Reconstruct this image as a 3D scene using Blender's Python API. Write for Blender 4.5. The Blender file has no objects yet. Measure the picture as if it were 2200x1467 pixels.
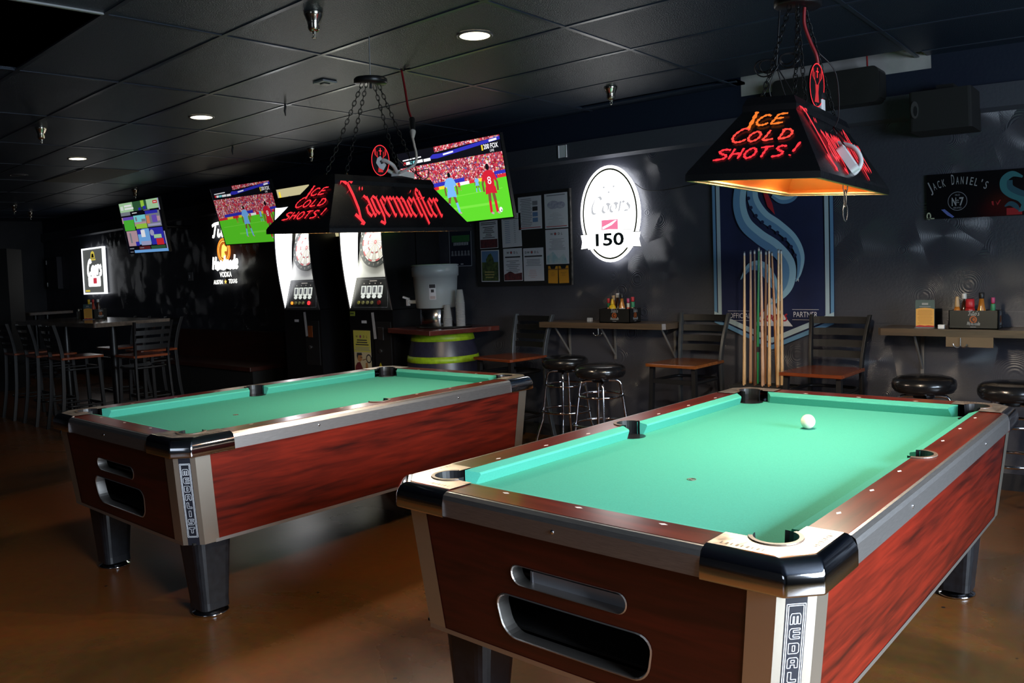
import bpy, bmesh, math, random
from math import sin, cos, pi, radians, sqrt, hypot, atan2
from mathutils import Vector, Matrix, Euler

random.seed(7)
scene = bpy.context.scene
COL = scene.collection
PANO = True

# ------------------------------------------------------------------ camera
# an 18 mm wide kit zoom on a 22 mm sensor: slight barrel distortion, so the lens is the polynomial kind
cam_d = bpy.data.cameras.new('camera')
cam = bpy.data.objects.new('camera', cam_d)
COL.objects.link(cam)
_r = Vector((0.75775916, 0.65165383, -0.03388713))
_u = Vector((-0.02761873, 0.08391415, 0.99609017))
_f = Vector((-0.65194958, 0.75386053, -0.08158457))
cam.matrix_world = Matrix((( _r.x, _u.x, -_f.x, 0.0), (_r.y, _u.y, -_f.y, -5.41556), (_r.z, _u.z, -_f.z, 1.36744), (0, 0, 0, 1)))
cam_d.sensor_fit = 'HORIZONTAL'
cam_d.sensor_width = 36.0
cam_d.lens = 36.0 * 1789.36 / 2200.0
cam_d.clip_start = 0.05
cam_d.clip_end = 60.0
if PANO:
    cam_d.type = 'PANO'
    sett = cam_d if hasattr(cam_d, 'panorama_type') else cam_d.cycles
    sett.panorama_type = 'FISHEYE_LENS_POLYNOMIAL'
    sett.fisheye_fov = radians(150)
    for k, val in zip(range(5), (0.0, -0.034114949770794725, -1.750045591443106e-05, 1.1546817724289399e-05, -1.961650815326954e-07)):
        setattr(sett, 'fisheye_polynomial_k%d' % k, val)
scene.camera = cam

# ------------------------------------------------------------------ world, exposure
world = bpy.data.worlds.new('world')
scene.world = world
world.use_nodes = True
bg = world.node_tree.nodes['Background']
bg.inputs['Color'].default_value = (0.75, 0.86, 1.0, 1)
bg.inputs['Strength'].default_value = 0.6
scene.view_settings.view_transform = 'Standard'
scene.view_settings.look = 'None'
scene.view_settings.exposure = 0.0
scene.view_settings.gamma = 1.0
scene.view_settings.use_curve_mapping = False
scene.cycles.max_bounces = 6
scene.cycles.diffuse_bounces = 3
scene.cycles.glossy_bounces = 3
scene.cycles.transmission_bounces = 6
scene.cycles.caustics_reflective = False
scene.cycles.caustics_refractive = False
scene.cycles.sample_clamp_indirect = 4.0
scene.cycles.use_denoising = True

def area_light(name, loc, rot, sx, sy, power, color, spread=180):
    l = bpy.data.lights.new(name, 'AREA')
    l.shape = 'RECTANGLE'; l.size = sx; l.size_y = sy; l.energy = power; l.color = color; l.spread = radians(spread)
    o = bpy.data.objects.new(name, l); COL.objects.link(o)
    o.location = loc; o.rotation_euler = rot
    return o

# daylight through the shop windows in the right-hand wall and, dimmer, the ones behind the camera
area_light('window_daylight', (2.72, -3.75, 1.62), (0, radians(60), 0), 1.3, 2.8, 150.0, (0.80, 0.90, 1.0), 66)   # sky light comes in downwards
area_light('window_fill', (2.74, -3.75, 1.62), (0, radians(90), 0), 1.3, 2.8, 150.0, (0.66, 0.82, 1.0))                    # added wide fill at the window, lifts the upper wall
area_light('window_daylight_rear', (-0.9, -8.45, 1.5), (radians(62), 0, 0), 1.6, 1.2, 1.5, (0.78, 0.89, 1.0), 80)

# ------------------------------------------------------------------ materials
def lin(c):
    return tuple(((v / 255.0) / 12.92 if v / 255.0 <= 0.04045 else ((v / 255.0 + 0.055) / 1.055) ** 2.4) for v in c)

MATS = {}
def mat(name, color=(0.5, 0.5, 0.5), rough=0.5, metal=0.0, spec=0.5, emit=None, estr=1.0, noise=0.0, nscale=20.0, bump=0.0, bscale=80.0,
        color2=None, stretch=None, alpha=None, trans=0.0, coat=0.0, rvar=0.0):
    if name in MATS: return MATS[name]
    m = bpy.data.materials.new(name); MATS[name] = m
    m.use_nodes = True
    nt = m.node_tree; b = nt.nodes['Principled BSDF']
    b.inputs['Base Color'].default_value = (*color, 1)
    b.inputs['Roughness'].default_value = rough
    b.inputs['Metallic'].default_value = metal
    b.inputs['Specular IOR Level'].default_value = spec
    if coat: b.inputs['Coat Weight'].default_value = coat; b.inputs['Coat Roughness'].default_value = 0.08
    if trans: b.inputs['Transmission Weight'].default_value = trans
    if alpha is not None: b.inputs['Alpha'].default_value = alpha
    if emit is not None:
        b.inputs['Emission Color'].default_value = (*emit, 1)
        b.inputs['Emission Strength'].default_value = estr
    if noise or bump or color2 or rvar:
        tc = nt.nodes.new('ShaderNodeTexCoord'); mp = nt.nodes.new('ShaderNodeMapping')
        nt.links.new(tc.outputs['Object'], mp.inputs['Vector'])
        if stretch: mp.inputs['Scale'].default_value = stretch
        n = nt.nodes.new('ShaderNodeTexNoise'); n.inputs['Scale'].default_value = nscale; n.inputs['Detail'].default_value = 5.0
        nt.links.new(mp.outputs['Vector'], n.inputs['Vector'])
        if noise or color2:
            c2 = color2 if color2 else tuple(max(0.0, v * (1 - noise)) for v in color)
            c1 = color if color2 else tuple(min(1.0, v * (1 + noise)) for v in color)
            cr = nt.nodes.new('ShaderNodeValToRGB')
            cr.color_ramp.elements[0].position = 0.33; cr.color_ramp.elements[0].color = (*c2, 1)
            cr.color_ramp.elements[1].position = 0.67; cr.color_ramp.elements[1].color = (*c1, 1)
            nt.links.new(n.outputs['Fac'], cr.inputs['Fac'])
            nt.links.new(cr.outputs['Color'], b.inputs['Base Color'])
        if rvar:
            mr = nt.nodes.new('ShaderNodeMapRange')
            mr.inputs['From Min'].default_value = 0.3; mr.inputs['From Max'].default_value = 0.7
            mr.inputs['To Min'].default_value = max(0.02, rough - rvar); mr.inputs['To Max'].default_value = rough + rvar
            nt.links.new(n.outputs['Fac'], mr.inputs['Value']); nt.links.new(mr.outputs['Result'], b.inputs['Roughness'])
        if bump:
            n2 = nt.nodes.new('ShaderNodeTexNoise'); n2.inputs['Scale'].default_value = bscale; n2.inputs['Detail'].default_value = 4.0
            nt.links.new(mp.outputs['Vector'], n2.inputs['Vector'])
            bp = nt.nodes.new('ShaderNodeBump'); bp.inputs['Strength'].default_value = bump; bp.inputs['Distance'].default_value = 0.01
            nt.links.new(n2.outputs['Fac'], bp.inputs['Height']); nt.links.new(bp.outputs['Normal'], b.inputs['Normal'])
    return m

def wood(name, dark, light, rough, axis, coat=0.0, gs=1.0):
    """laminate wood grain: long streaks along one axis with a finer grain over them"""
    if name in MATS: return MATS[name]
    m = bpy.data.materials.new(name); MATS[name] = m
    m.use_nodes = True
    nt = m.node_tree; b = nt.nodes['Principled BSDF']
    b.inputs['Roughness'].default_value = rough
    if coat: b.inputs['Coat Weight'].default_value = coat; b.inputs['Coat Roughness'].default_value = 0.12
    tc = nt.nodes.new('ShaderNodeTexCoord')
    fac = []
    for sc, det, dist, wgt in ((1.3 * gs, 4, 1.2, 0), (7.0 * gs, 5, 0.4, 1)):
        mp = nt.nodes.new('ShaderNodeMapping')
        s = [9.0, 9.0, 9.0]; s['xyz'.index(axis)] = 0.8
        mp.inputs['Scale'].default_value = s
        mp.inputs['Rotation'].default_value = (0.03, 0.05, 0.04)
        nt.links.new(tc.outputs['Object'], mp.inputs['Vector'])
        n = nt.nodes.new('ShaderNodeTexNoise'); n.inputs['Scale'].default_value = sc; n.inputs['Detail'].default_value = det; n.inputs['Distortion'].default_value = dist
        nt.links.new(mp.outputs['Vector'], n.inputs['Vector'])
        fac.append(n.outputs['Fac'])
    mx = nt.nodes.new('ShaderNodeMix'); mx.data_type = 'FLOAT'; mx.inputs[0].default_value = 0.4
    nt.links.new(fac[0], mx.inputs[2]); nt.links.new(fac[1], mx.inputs[3])
    cr = nt.nodes.new('ShaderNodeValToRGB')
    cr.color_ramp.elements[0].position = 0.36; cr.color_ramp.elements[0].color = (*dark, 1)
    cr.color_ramp.elements[1].position = 0.66; cr.color_ramp.elements[1].color = (*light, 1)
    nt.links.new(mx.outputs[0], cr.inputs['Fac']); nt.links.new(cr.outputs['Color'], b.inputs['Base Color'])
    return m

# ------------------------------------------------------------------ mesh builder
class MB:
    def __init__(self, off=(0, 0, 0)):
        self.v = []; self.f = []; self.mi = []; self.sm = []; self.mats = []; self.M = Matrix.Translation(off)
    def idx(self, m):
        if m not in self.mats: self.mats.append(m)
        return self.mats.index(m)
    def add(self, verts, faces, m, smooth=False):
        n = len(self.v); k = self.idx(m)
        self.v += [tuple(self.M @ Vector(p)) for p in verts]
        for f in faces:
            self.f.append(tuple(i + n for i in f)); self.mi.append(k); self.sm.append(smooth)
        return self
    def box(self, c, s, m, rot=None):
        hx, hy, hz = s[0] / 2, s[1] / 2, s[2] / 2
        P = [Vector((x, y, z)) for x in (-hx, hx) for y in (-hy, hy) for z in (-hz, hz)]
        R = Euler(rot).to_matrix() if rot else Matrix.Identity(3)
        P = [R @ p + Vector(c) for p in P]
        return self.add(P, [(0, 1, 3, 2), (4, 6, 7, 5), (0, 4, 5, 1), (2, 3, 7, 6), (0, 2, 6, 4), (1, 5, 7, 3)], m)
    def b2(self, lo, hi, m):
        return self.box([(a + b) / 2 for a, b in zip(lo, hi)], [abs(b - a) for a, b in zip(lo, hi)], m)
    def rbox(self, lo, hi, m, r=0.01, n=3, axis='z', smooth=False):
        """box with rounded vertical edges (about axis)"""
        ax = 'xyz'.index(axis); a, b = [i for i in range(3) if i != ax]
        loop = rrect(lo[a], lo[b], hi[a], hi[b], r, n)
        rings = []
        for q in (lo[ax], hi[ax]):
            ring = []
            for p in loop:
                c = [0, 0, 0]; c[a], c[b], c[ax] = p[0], p[1], q
                ring.append(c)
            rings.append(ring)
        return self.loft(rings, m, cap=True, smooth=smooth)
    def loft(self, rings, m, closed=True, cap=False, smooth=False):
        n = len(rings[0]); V = [p for r in rings for p in r]; F = []
        for k in range(len(rings) - 1):
            for i in range(n if closed else n - 1):
                j = (i + 1) % n
                F.append((k * n + i, k * n + j, (k + 1) * n + j, (k + 1) * n + i))
        self.add(V, F, m, smooth)
        if cap:
            self.add(rings[0], [tuple(range(n))[::-1]], m); self.add(rings[-1], [tuple(range(n))], m)
        return self
    def cyl(self, p0, p1, r0, m, r1=None, n=12, cap=True, smooth=True):
        r1 = r0 if r1 is None else r1
        p0, p1 = Vector(p0), Vector(p1); d = (p1 - p0).normalized()
        a = d.orthogonal().normalized(); b = d.cross(a)
        rings = [[p + (a * cos(2 * pi * i / n) + b * sin(2 * pi * i / n)) * r for i in range(n)] for p, r in ((p0, r0), (p1, r1))]
        return self.loft(rings, m, cap=cap, smooth=smooth)
    def lathe(self, prof, m, c=(0, 0, 0), n=24, smooth=True, cap=True, sx=1.0, sy=1.0):
        rings = [[(c[0] + r * sx * cos(2 * pi * i / n), c[1] + r * sy * sin(2 * pi * i / n), c[2] + z) for i in range(n)] for r, z in prof]
        return self.loft(rings, m, cap=cap, smooth=smooth)
    def tube(self, pts, r, m, n=6, closed=False, cap=True, smooth=True):
        pts = [Vector(p) for p in pts]; N = len(pts); rings = []; a = None
        for i in range(N):
            if closed: d = pts[(i + 1) % N] - pts[i - 1]
            else: d = pts[min(i + 1, N - 1)] - pts[max(i - 1, 0)]
            d.normalize()
            if a is None: a = d.orthogonal().normalized()
            else:
                a = a - d * a.dot(d)
                a = a.normalized() if a.length > 1e-6 else d.orthogonal().normalized()
            b = d.cross(a)
            rr = r[i] if isinstance(r, (list, tuple)) else r
            rings.append([pts[i] + (a * cos(2 * pi * k / n) + b * sin(2 * pi * k / n)) * rr for k in range(n)])
        if closed: rings.append(rings[0])
        return self.loft(rings, m, cap=cap and not closed, smooth=smooth)
    def ring(self, c, R, r, m, n=24, k=6, axis='z', sx=1.0, sy=1.0):
        P = []
        for i in range(n):
            t = 2 * pi * i / n; x, y = R * sx * cos(t), R * sy * sin(t)
            P.append((c[0] + x, c[1] + y, c[2]) if axis == 'z' else (c[0] + x, c[1], c[2] + y))
        return self.tube(P, r, m, n=k, closed=True)
    def sphere(self, c, r, m, n=12, k=8, s=(1, 1, 1)):
        rings = []
        for j in range(1, k):
            t = pi * j / k
            rings.append([(c[0] + r * s[0] * sin(t) * cos(2 * pi * i / n), c[1] + r * s[1] * sin(t) * sin(2 * pi * i / n), c[2] - r * s[2] * cos(t)) for i in range(n)])
        self.loft(rings, m, smooth=True)
        b, t = (c[0], c[1], c[2] - r * s[2]), (c[0], c[1], c[2] + r * s[2])
        self.add([b] + rings[0], [(0, (i + 1) % n + 1, i + 1) for i in range(n)], m, True)
        self.add([t] + rings[-1], [(0, i + 1, (i + 1) % n + 1) for i in range(n)], m, True)
        return self
    # flat art in the x-z plane facing -y
    def plate(self, poly, y, m):
        return self.add([(x, y, z) for x, z in poly], [tuple(range(len(poly)))], m)
    def rect(self, x0, z0, x1, z1, y, m):
        return self.plate([(x0, z0), (x1, z0), (x1, z1), (x0, z1)], y, m)
    def ext(self, poly, y0, y1, m):
        n = len(poly)
        return self.loft([[(x, y, z) for x, z in poly] for y in (y0, y1)], m, cap=True)
    def ell(self, cx, cz, rx, rz, y, m, n=28):
        return self.plate([(cx + rx * cos(2 * pi * i / n), cz + rz * sin(2 * pi * i / n)) for i in range(n)], y, m)
    def ann(self, cx, cz, rx, rz, w, y, m, n=36, a0=0, a1=2 * pi):
        full = abs(a1 - a0 - 2 * pi) < 1e-6
        out = []; inn = []
        for i in range(n + (0 if full else 1)):
            t = a0 + (a1 - a0) * i / n
            out.append((cx + rx * cos(t), y, cz + rz * sin(t))); inn.append((cx + (rx - w) * cos(t), y, cz + (rz - w) * sin(t)))
        return self.loft([out, inn], m, closed=full)
    def stroke(self, pts, y, m, w=0.1, ang=None, taper=None):
        """flat pen stroke; ang = fixed nib angle (broad pen), None = round brush"""
        N = len(pts)
        L = []; R = []
        for i in range(N):
            ww = w[i] if isinstance(w, (list, tuple)) else w
            if ang is not None:
                nx, nz = cos(ang) * ww / 2, sin(ang) * ww / 2
            else:
                a = pts[max(i - 1, 0)]; b = pts[min(i + 1, N - 1)]
                dx, dz = b[0] - a[0], b[1] - a[1]; l = hypot(dx, dz) or 1.0
                nx, nz = -dz / l * ww / 2, dx / l * ww / 2
            L.append((pts[i][0] + nx, y, pts[i][1] + nz)); R.append((pts[i][0] - nx, y, pts[i][1] - nz))
        return self.loft([L, R], m, closed=False)
    def text(self, s, x, z, h, y, m, align='C', w=None, shear=0.0, bold=0.0, rot=0.0, depth=0.0):
        """lettering of cap height h; x,z is the baseline anchor; w squeezes to that width"""
        V, F, bw, _ = glyphs(s, bold)
        k = h / 0.70; sx = (w / bw if w else k)
        ox = {'C': -bw * sx / 2, 'L': 0.0, 'R': -bw * sx}[align]
        P = []
        for px, pz in V:
            X = px * sx + ox + shear * pz * k; Z = pz * k
            P.append((x + X * cos(rot) - Z * sin(rot), y, z + X * sin(rot) + Z * cos(rot)))
        return self.add(P, F, m)
    def build(self, name, parent=None, loc=None, rot=None, recalc=True, bevel=0.0, segs=2, autosmooth=True):
        me = bpy.data.meshes.new(name)
        me.from_pydata(self.v, [], self.f)
        for mm in self.mats: me.materials.append(mm)
        me.polygons.foreach_set('material_index', self.mi); me.polygons.foreach_set('use_smooth', self.sm)
        if recalc:
            bm = bmesh.new(); bm.from_mesh(me)
            bmesh.ops.recalc_face_normals(bm, faces=bm.faces); bm.to_mesh(me); bm.free()
        me.update()
        o = bpy.data.objects.new(name, me); COL.objects.link(o)
        if parent: o.parent = parent
        if loc: o.location = loc
        if rot: o.rotation_euler = rot
        if bevel:
            md = o.modifiers.new('bevel', 'BEVEL'); md.width = bevel; md.segments = segs; md.limit_method = 'ANGLE'; md.angle_limit = radians(50)
            md.harden_normals = False
        return o

def rrect(x0, y0, x1, y1, r, n=4):
    P = []
    for cx, cy, a in ((x1 - r, y1 - r, 0), (x0 + r, y1 - r, pi / 2), (x0 + r, y0 + r, pi), (x1 - r, y0 + r, 1.5 * pi)):
        for i in range(n + 1):
            t = a + pi / 2 * i / n
            P.append((cx + r * cos(t), cy + r * sin(t)))
    return P

_G = {}
def glyphs(s, bold=0.0):
    key = (s, bold)
    if key not in _G:
        c = bpy.data.curves.new('t', 'FONT'); c.body = s; c.size = 1.0; c.offset = bold; c.resolution_u = 3
        o = bpy.data.objects.new('t', c); COL.objects.link(o)
        bpy.context.view_layer.update()
        dg = bpy.context.evaluated_depsgraph_get()
        me = bpy.data.meshes.new_from_object(o.evaluated_get(dg))
        V = [(v.co.x, v.co.y) for v in me.vertices]; F = [tuple(p.vertices) for p in me.polygons]
        bpy.data.objects.remove(o); bpy.data.curves.remove(c); bpy.data.meshes.remove(me)
        x0 = min([v[0] for v in V] or [0]); x1 = max([v[0] for v in V] or [1])
        V = [(v[0] - x0, v[1]) for v in V]
        _G[key] = (V, F, max(x1 - x0, 1e-3), 0)
    return _G[key]

def tag(o, label, cat, group=None):
    o['label'] = label; o['category'] = cat
    if group: o['group'] = group
    return o
def thing(name, label, cat, loc=(0, 0, 0), rz=0.0, group=None, rot=None):
    o = bpy.data.objects.new(name, None); o.empty_display_size = 0.1; COL.objects.link(o)
    o.location = loc; o.rotation_euler = rot if rot else (0, 0, rz)
    return tag(o, label, cat, group)
def struct(o):
    o['kind'] = 'structure'; return o
def children_of(o):
    return [c for c in bpy.data.objects if c.parent == o]
def copy_tree(o, parent=None):
    kids = children_of(o)
    c = o.copy(); COL.objects.link(c); c.parent = parent
    for k in kids: copy_tree(k, c)
    return c
def dup(o, loc, rz, label, group=None, rot=None):
    c = copy_tree(o); c.location = loc; c.rotation_euler = rot if rot else (0, 0, rz)
    c['label'] = label
    if group: c['group'] = group
    return c
def bez(p0, p1, p2, p3, n=10):
    return [tuple((1 - t) ** 3 * a + 3 * (1 - t) ** 2 * t * b + 3 * (1 - t) * t * t * c + t ** 3 * d for a, b, c, d in zip(p0, p1, p2, p3)) for t in [i / n for i in range(n + 1)]]
def spline(P, n=6):
    """Catmull-Rom through the points"""
    out = []
    Q = [P[0]] + list(P) + [P[-1]]
    for i in range(1, len(Q) - 2):
        a, b, c, d = Q[i - 1], Q[i], Q[i + 1], Q[i + 2]
        for k in range(n):
            t = k / n
            out.append(tuple(0.5 * (2 * q + (r - p) * t + (2 * p - 5 * q + 4 * r - s) * t * t + (-p + 3 * q - 3 * r + s) * t ** 3) for p, q, r, s in zip(a, b, c, d)))
    out.append(tuple(P[-1]))
    return out

# common materials
BLACK = mat('black_paint', (0.008, 0.008, 0.009), 0.35)
BLACKM = mat('matt_black', (0.006, 0.006, 0.006), 0.8)
BLACKP = mat('black_plastic', (0.012, 0.012, 0.013), 0.4)
CHROME = mat('chrome', (0.68, 0.69, 0.74), 0.08, 1.0)
STEEL = mat('brushed_steel', (0.42, 0.42, 0.43), 0.34, 1.0)
ALU = mat('aluminium', (0.62, 0.60, 0.58), 0.38, 1.0)
WHITE = mat('white_plastic', (0.75, 0.75, 0.76), 0.4)
PAPER = mat('paper', (0.62, 0.63, 0.68), 0.8)
INK = mat('ink', (0.03, 0.03, 0.035), 0.8)
GREYINK = mat('grey_ink', (0.22, 0.23, 0.26), 0.8)
REDINK = mat('red_ink', (0.45, 0.03, 0.03), 0.8)
GOLD = mat('gold_print', (0.45, 0.26, 0.06), 0.5)
def glow(name, col, s): return mat(name, (0.02, 0.02, 0.02), 0.6, emit=col, estr=s)
# ------------------------------------------------------------------ the room
XL, XR, YF, ZC = -15.6, 2.8, -8.5, 2.61

def plaster():
    m = bpy.data.materials.new('swirled_plaster'); m.use_nodes = True
    nt = m.node_tree; b = nt.nodes['Principled BSDF']
    N = nt.nodes.new; K = nt.links.new
    tc = N('ShaderNodeTexCoord')
    vo = N('ShaderNodeTexVoronoi'); vo.inputs['Scale'].default_value = 3.4
    K(tc.outputs['Object'], vo.inputs['Vector'])
    ns = N('ShaderNodeTexNoise'); ns.inputs['Scale'].default_value = 2.2; ns.inputs['Detail'].default_value = 3
    K(tc.outputs['Object'], ns.inputs['Vector'])
    mu = N('ShaderNodeMath'); mu.operation = 'MULTIPLY'; mu.inputs[1].default_value = 330.0
    K(vo.outputs['Distance'], mu.inputs[0])
    ad = N('ShaderNodeMath'); ad.operation = 'ADD'; K(mu.outputs[0], ad.inputs[0])
    nm = N('ShaderNodeMath'); nm.operation = 'MULTIPLY'; nm.inputs[1].default_value = 26.0; K(ns.outputs['Fac'], nm.inputs[0]); K(nm.outputs[0], ad.inputs[1])
    si = N('ShaderNodeMath'); si.operation = 'SINE'; K(ad.outputs[0], si.inputs[0])
    n3 = N('ShaderNodeTexNoise'); n3.inputs['Scale'].default_value = 1.6; n3.inputs['Detail'].default_value = 2; K(tc.outputs['Object'], n3.inputs['Vector'])
    mr = N('ShaderNodeMapRange'); mr.inputs['From Min'].default_value = 0.46; mr.inputs['From Max'].default_value = 0.62; K(n3.outputs['Fac'], mr.inputs['Value'])
    m2 = N('ShaderNodeMath'); m2.operation = 'MULTIPLY'; K(si.outputs[0], m2.inputs[0]); K(mr.outputs['Result'], m2.inputs[1])
    fine = N('ShaderNodeTexNoise'); fine.inputs['Scale'].default_value = 55; fine.inputs['Detail'].default_value = 4; K(tc.outputs['Object'], fine.inputs['Vector'])
    a2 = N('ShaderNodeMath'); a2.operation = 'MULTIPLY_ADD'; a2.inputs[1].default_value = 1.1; K(fine.outputs['Fac'], a2.inputs[0]); K(m2.outputs[0], a2.inputs[2])
    bp = N('ShaderNodeBump'); bp.inputs['Strength'].default_value = 0.42; bp.inputs['Distance'].default_value = 0.004
    K(a2.outputs[0], bp.inputs['Height']); K(bp.outputs['Normal'], b.inputs['Normal'])
    cr = N('ShaderNodeValToRGB')
    cr.color_ramp.elements[0].position = 0.3; cr.color_ramp.elements[0].color = (0.042, 0.044, 0.058, 1)
    cr.color_ramp.elements[1].position = 0.75; cr.color_ramp.elements[1].color = (0.056, 0.059, 0.074, 1)
    K(ns.outputs['Fac'], cr.inputs['Fac']); K(cr.outputs['Color'], b.inputs['Base Color'])
    b.inputs['Roughness'].default_value = 0.33; b.inputs['Specular IOR Level'].default_value = 0.5
    return m
PLASTER = plaster()
NAVY = mat('navy_wall_paint', (0.008, 0.014, 0.032), 0.5, bump=0.1, bscale=40)
RAW = mat('bare_drywall', (0.42, 0.40, 0.38), 0.9, noise=0.15, nscale=6)
DARKWALL = mat('dark_wall_paint', (0.022, 0.021, 0.024), 0.6, noise=0.3, nscale=3)
GREYTRIM = mat('grey_wall_trim', (0.060, 0.064, 0.080), 0.40, bump=0.15, bscale=50)

m = MB()
m.b2((XL, 0, 0), (XR, 0.12, 2.388), PLASTER)
m.b2((XL, 0, 2.388), (XR, 0.12, 2.535), NAVY)
m.b2((XL, 0, 2.535), (-2.52, 0.12, 3.2), NAVY); m.b2((-2.52, 0, 2.535), (-1.26, 0.12, 3.2), RAW); m.b2((-1.26, 0, 2.535), (XR, 0.12, 3.2), NAVY)
struct(m.build('wall_back'))
m = MB()
# the band of the wall above the signs stands a little proud; its lower edge is chamfered
m.loft([[(XL, y, z), (XR, y, z)] for y, z in ((0, 2.230), (-0.040, 2.252), (-0.040, 2.388), (0, 2.388))], GREYTRIM, closed=False)
struct(m.build('trim_1'))
m = MB()
m.b2((XL, -0.008, 0.985), (XR, 0.0, 1.064), PLASTER)
struct(m.build('trim_2'))
BASEB = mat('vinyl_baseboard', (0.020, 0.020, 0.023), 0.45)
m = MB(); m.b2((XL, -0.010, 0), (XR, 0, 0.10), BASEB); struct(m.build('baseboard_back'))
m = MB(); m.b2((XL - 0.12, YF, 0), (XL, 0, 3.2), DARKWALL); struct(m.build('wall_left'))
m = MB()
W1 = (-5.15, -2.35, 0.97, 2.27)      # shop window in the right-hand wall: y0, y1, z0, z1
m.b2((XR, YF, 0), (XR + 0.15, W1[0], 3.2), DARKWALL); m.b2((XR, W1[1], 0), (XR + 0.15, 0, 3.2), DARKWALL)
m.b2((XR, W1[0], 0), (XR + 0.15, W1[1], W1[2]), DARKWALL); m.b2((XR, W1[0], W1[3]), (XR + 0.15, W1[1], 3.2), DARKWALL)
struct(m.build('wall_right'))
m = MB()
for y in (W1[0], (W1[0] + W1[1]) / 2, W1[1]): m.box((XR + 0.07, y, (W1[2] + W1[3]) / 2), (0.05, 0.05, W1[3] - W1[2]), ALU)
for z in (W1[2], W1[3]): m.box((XR + 0.07, (W1[0] + W1[1]) / 2, z), (0.05, W1[1] - W1[0], 0.05), ALU)
struct(m.build('window_1'))
m = MB()
W2_ = (-1.7, -0.1, 0.9, 2.1)
m.b2((XL, YF - 0.15, 0), (W2_[0], YF, 3.2), DARKWALL); m.b2((W2_[1], YF - 0.15, 0), (XR, YF, 3.2), DARKWALL)
m.b2((W2_[0], YF - 0.15, 0), (W2_[1], YF, W2_[2]), DARKWALL); m.b2((W2_[0], YF - 0.15, W2_[3]), (W2_[1], YF, 3.2), DARKWALL)
struct(m.build('wall_front'))
m = MB()
for x in (W2_[0], (W2_[0] + W2_[1]) / 2, W2_[1]): m.box((x, YF - 0.07, (W2_[2] + W2_[3]) / 2), (0.05, 0.05, W2_[3] - W2_[2]), ALU)
for z in (W2_[2], W2_[3]): m.box(((W2_[0] + W2_[1]) / 2, YF - 0.07, z), (W2_[1] - W2_[0], 0.05, 0.05), ALU)
struct(m.build('window_2'))

def concrete():
    m = bpy.data.materials.new('stained_concrete'); m.use_nodes = True
    nt = m.node_tree; b = nt.nodes['Principled BSDF']; N = nt.nodes.new; K = nt.links.new
    tc = N('ShaderNodeTexCoord')
    n1 = N('ShaderNodeTexNoise'); n1.inputs['Scale'].default_value = 0.75; n1.inputs['Detail'].default_value = 6; n1.inputs['Distortion'].default_value = 0.8
    K(tc.outputs['Object'], n1.inputs['Vector'])
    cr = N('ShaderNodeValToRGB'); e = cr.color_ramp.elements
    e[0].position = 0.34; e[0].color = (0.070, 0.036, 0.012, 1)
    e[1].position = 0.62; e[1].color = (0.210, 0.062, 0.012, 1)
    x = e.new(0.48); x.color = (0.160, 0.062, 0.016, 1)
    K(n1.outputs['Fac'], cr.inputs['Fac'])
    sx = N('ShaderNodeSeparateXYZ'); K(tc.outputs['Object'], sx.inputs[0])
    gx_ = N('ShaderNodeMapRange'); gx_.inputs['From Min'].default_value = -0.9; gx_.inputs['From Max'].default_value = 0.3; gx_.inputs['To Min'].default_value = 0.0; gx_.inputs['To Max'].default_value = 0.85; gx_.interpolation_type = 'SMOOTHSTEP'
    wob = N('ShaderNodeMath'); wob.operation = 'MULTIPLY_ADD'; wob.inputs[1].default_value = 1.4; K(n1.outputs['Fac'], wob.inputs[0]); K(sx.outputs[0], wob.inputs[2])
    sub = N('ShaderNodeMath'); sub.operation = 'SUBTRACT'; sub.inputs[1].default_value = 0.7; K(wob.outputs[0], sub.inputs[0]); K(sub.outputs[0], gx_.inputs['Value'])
    olv = N('ShaderNodeMix'); olv.data_type = 'RGBA'; K(gx_.outputs['Result'], olv.inputs[0]); K(cr.outputs['Color'], olv.inputs[6]); olv.inputs[7].default_value = (0.040, 0.030, 0.012, 1)  # base colour turns dark olive towards the right, along x
    n2 = N('ShaderNodeTexNoise'); n2.inputs['Scale'].default_value = 26; n2.inputs['Detail'].default_value = 5; K(tc.outputs['Object'], n2.inputs['Vector'])
    mx = N('ShaderNodeMix'); mx.data_type = 'RGBA'; mx.blend_type = 'MULTIPLY'; mx.inputs[0].default_value = 0.45
    K(olv.outputs[2], mx.inputs[6]); K(n2.outputs['Color'], mx.inputs[7])
    # small dark stains and dropped bits
    vo = N('ShaderNodeTexVoronoi'); vo.inputs['Scale'].default_value = 5.5; vo.inputs['Randomness'].default_value = 1.0; K(tc.outputs['Object'], vo.inputs['Vector'])
    lt = N('ShaderNodeMath'); lt.operation = 'LESS_THAN'; lt.inputs[1].default_value = 0.045; K(vo.outputs['Distance'], lt.inputs[0])
    m2 = N('ShaderNodeMix'); m2.data_type = 'RGBA'; K(lt.outputs[0], m2.inputs[0]); K(mx.outputs[2], m2.inputs[6]); m2.inputs[7].default_value = (0.02, 0.014, 0.01, 1)
    K(m2.outputs[2], b.inputs['Base Color'])
    mr = N('ShaderNodeMapRange'); mr.inputs['From Min'].default_value = 0.3; mr.inputs['From Max'].default_value = 0.7; mr.inputs['To Min'].default_value = 0.20; mr.inputs['To Max'].default_value = 0.36
    K(n1.outputs['Fac'], mr.inputs['Value']); K(mr.outputs['Result'], b.inputs['Roughness'])
    bp = N('ShaderNodeBump'); bp.inputs['Strength'].default_value = 0.08; bp.inputs['Distance'].default_value = 0.004; K(n2.outputs['Fac'], bp.inputs['Height']); K(bp.outputs['Normal'], b.inputs['Normal'])
    b.inputs['Specular IOR Level'].default_value = 0.5
    return m
m = MB(); m.b2((XL, YF, -0.05), (XR, 0.12, 0), concrete()); struct(m.build('floor'))

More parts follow.
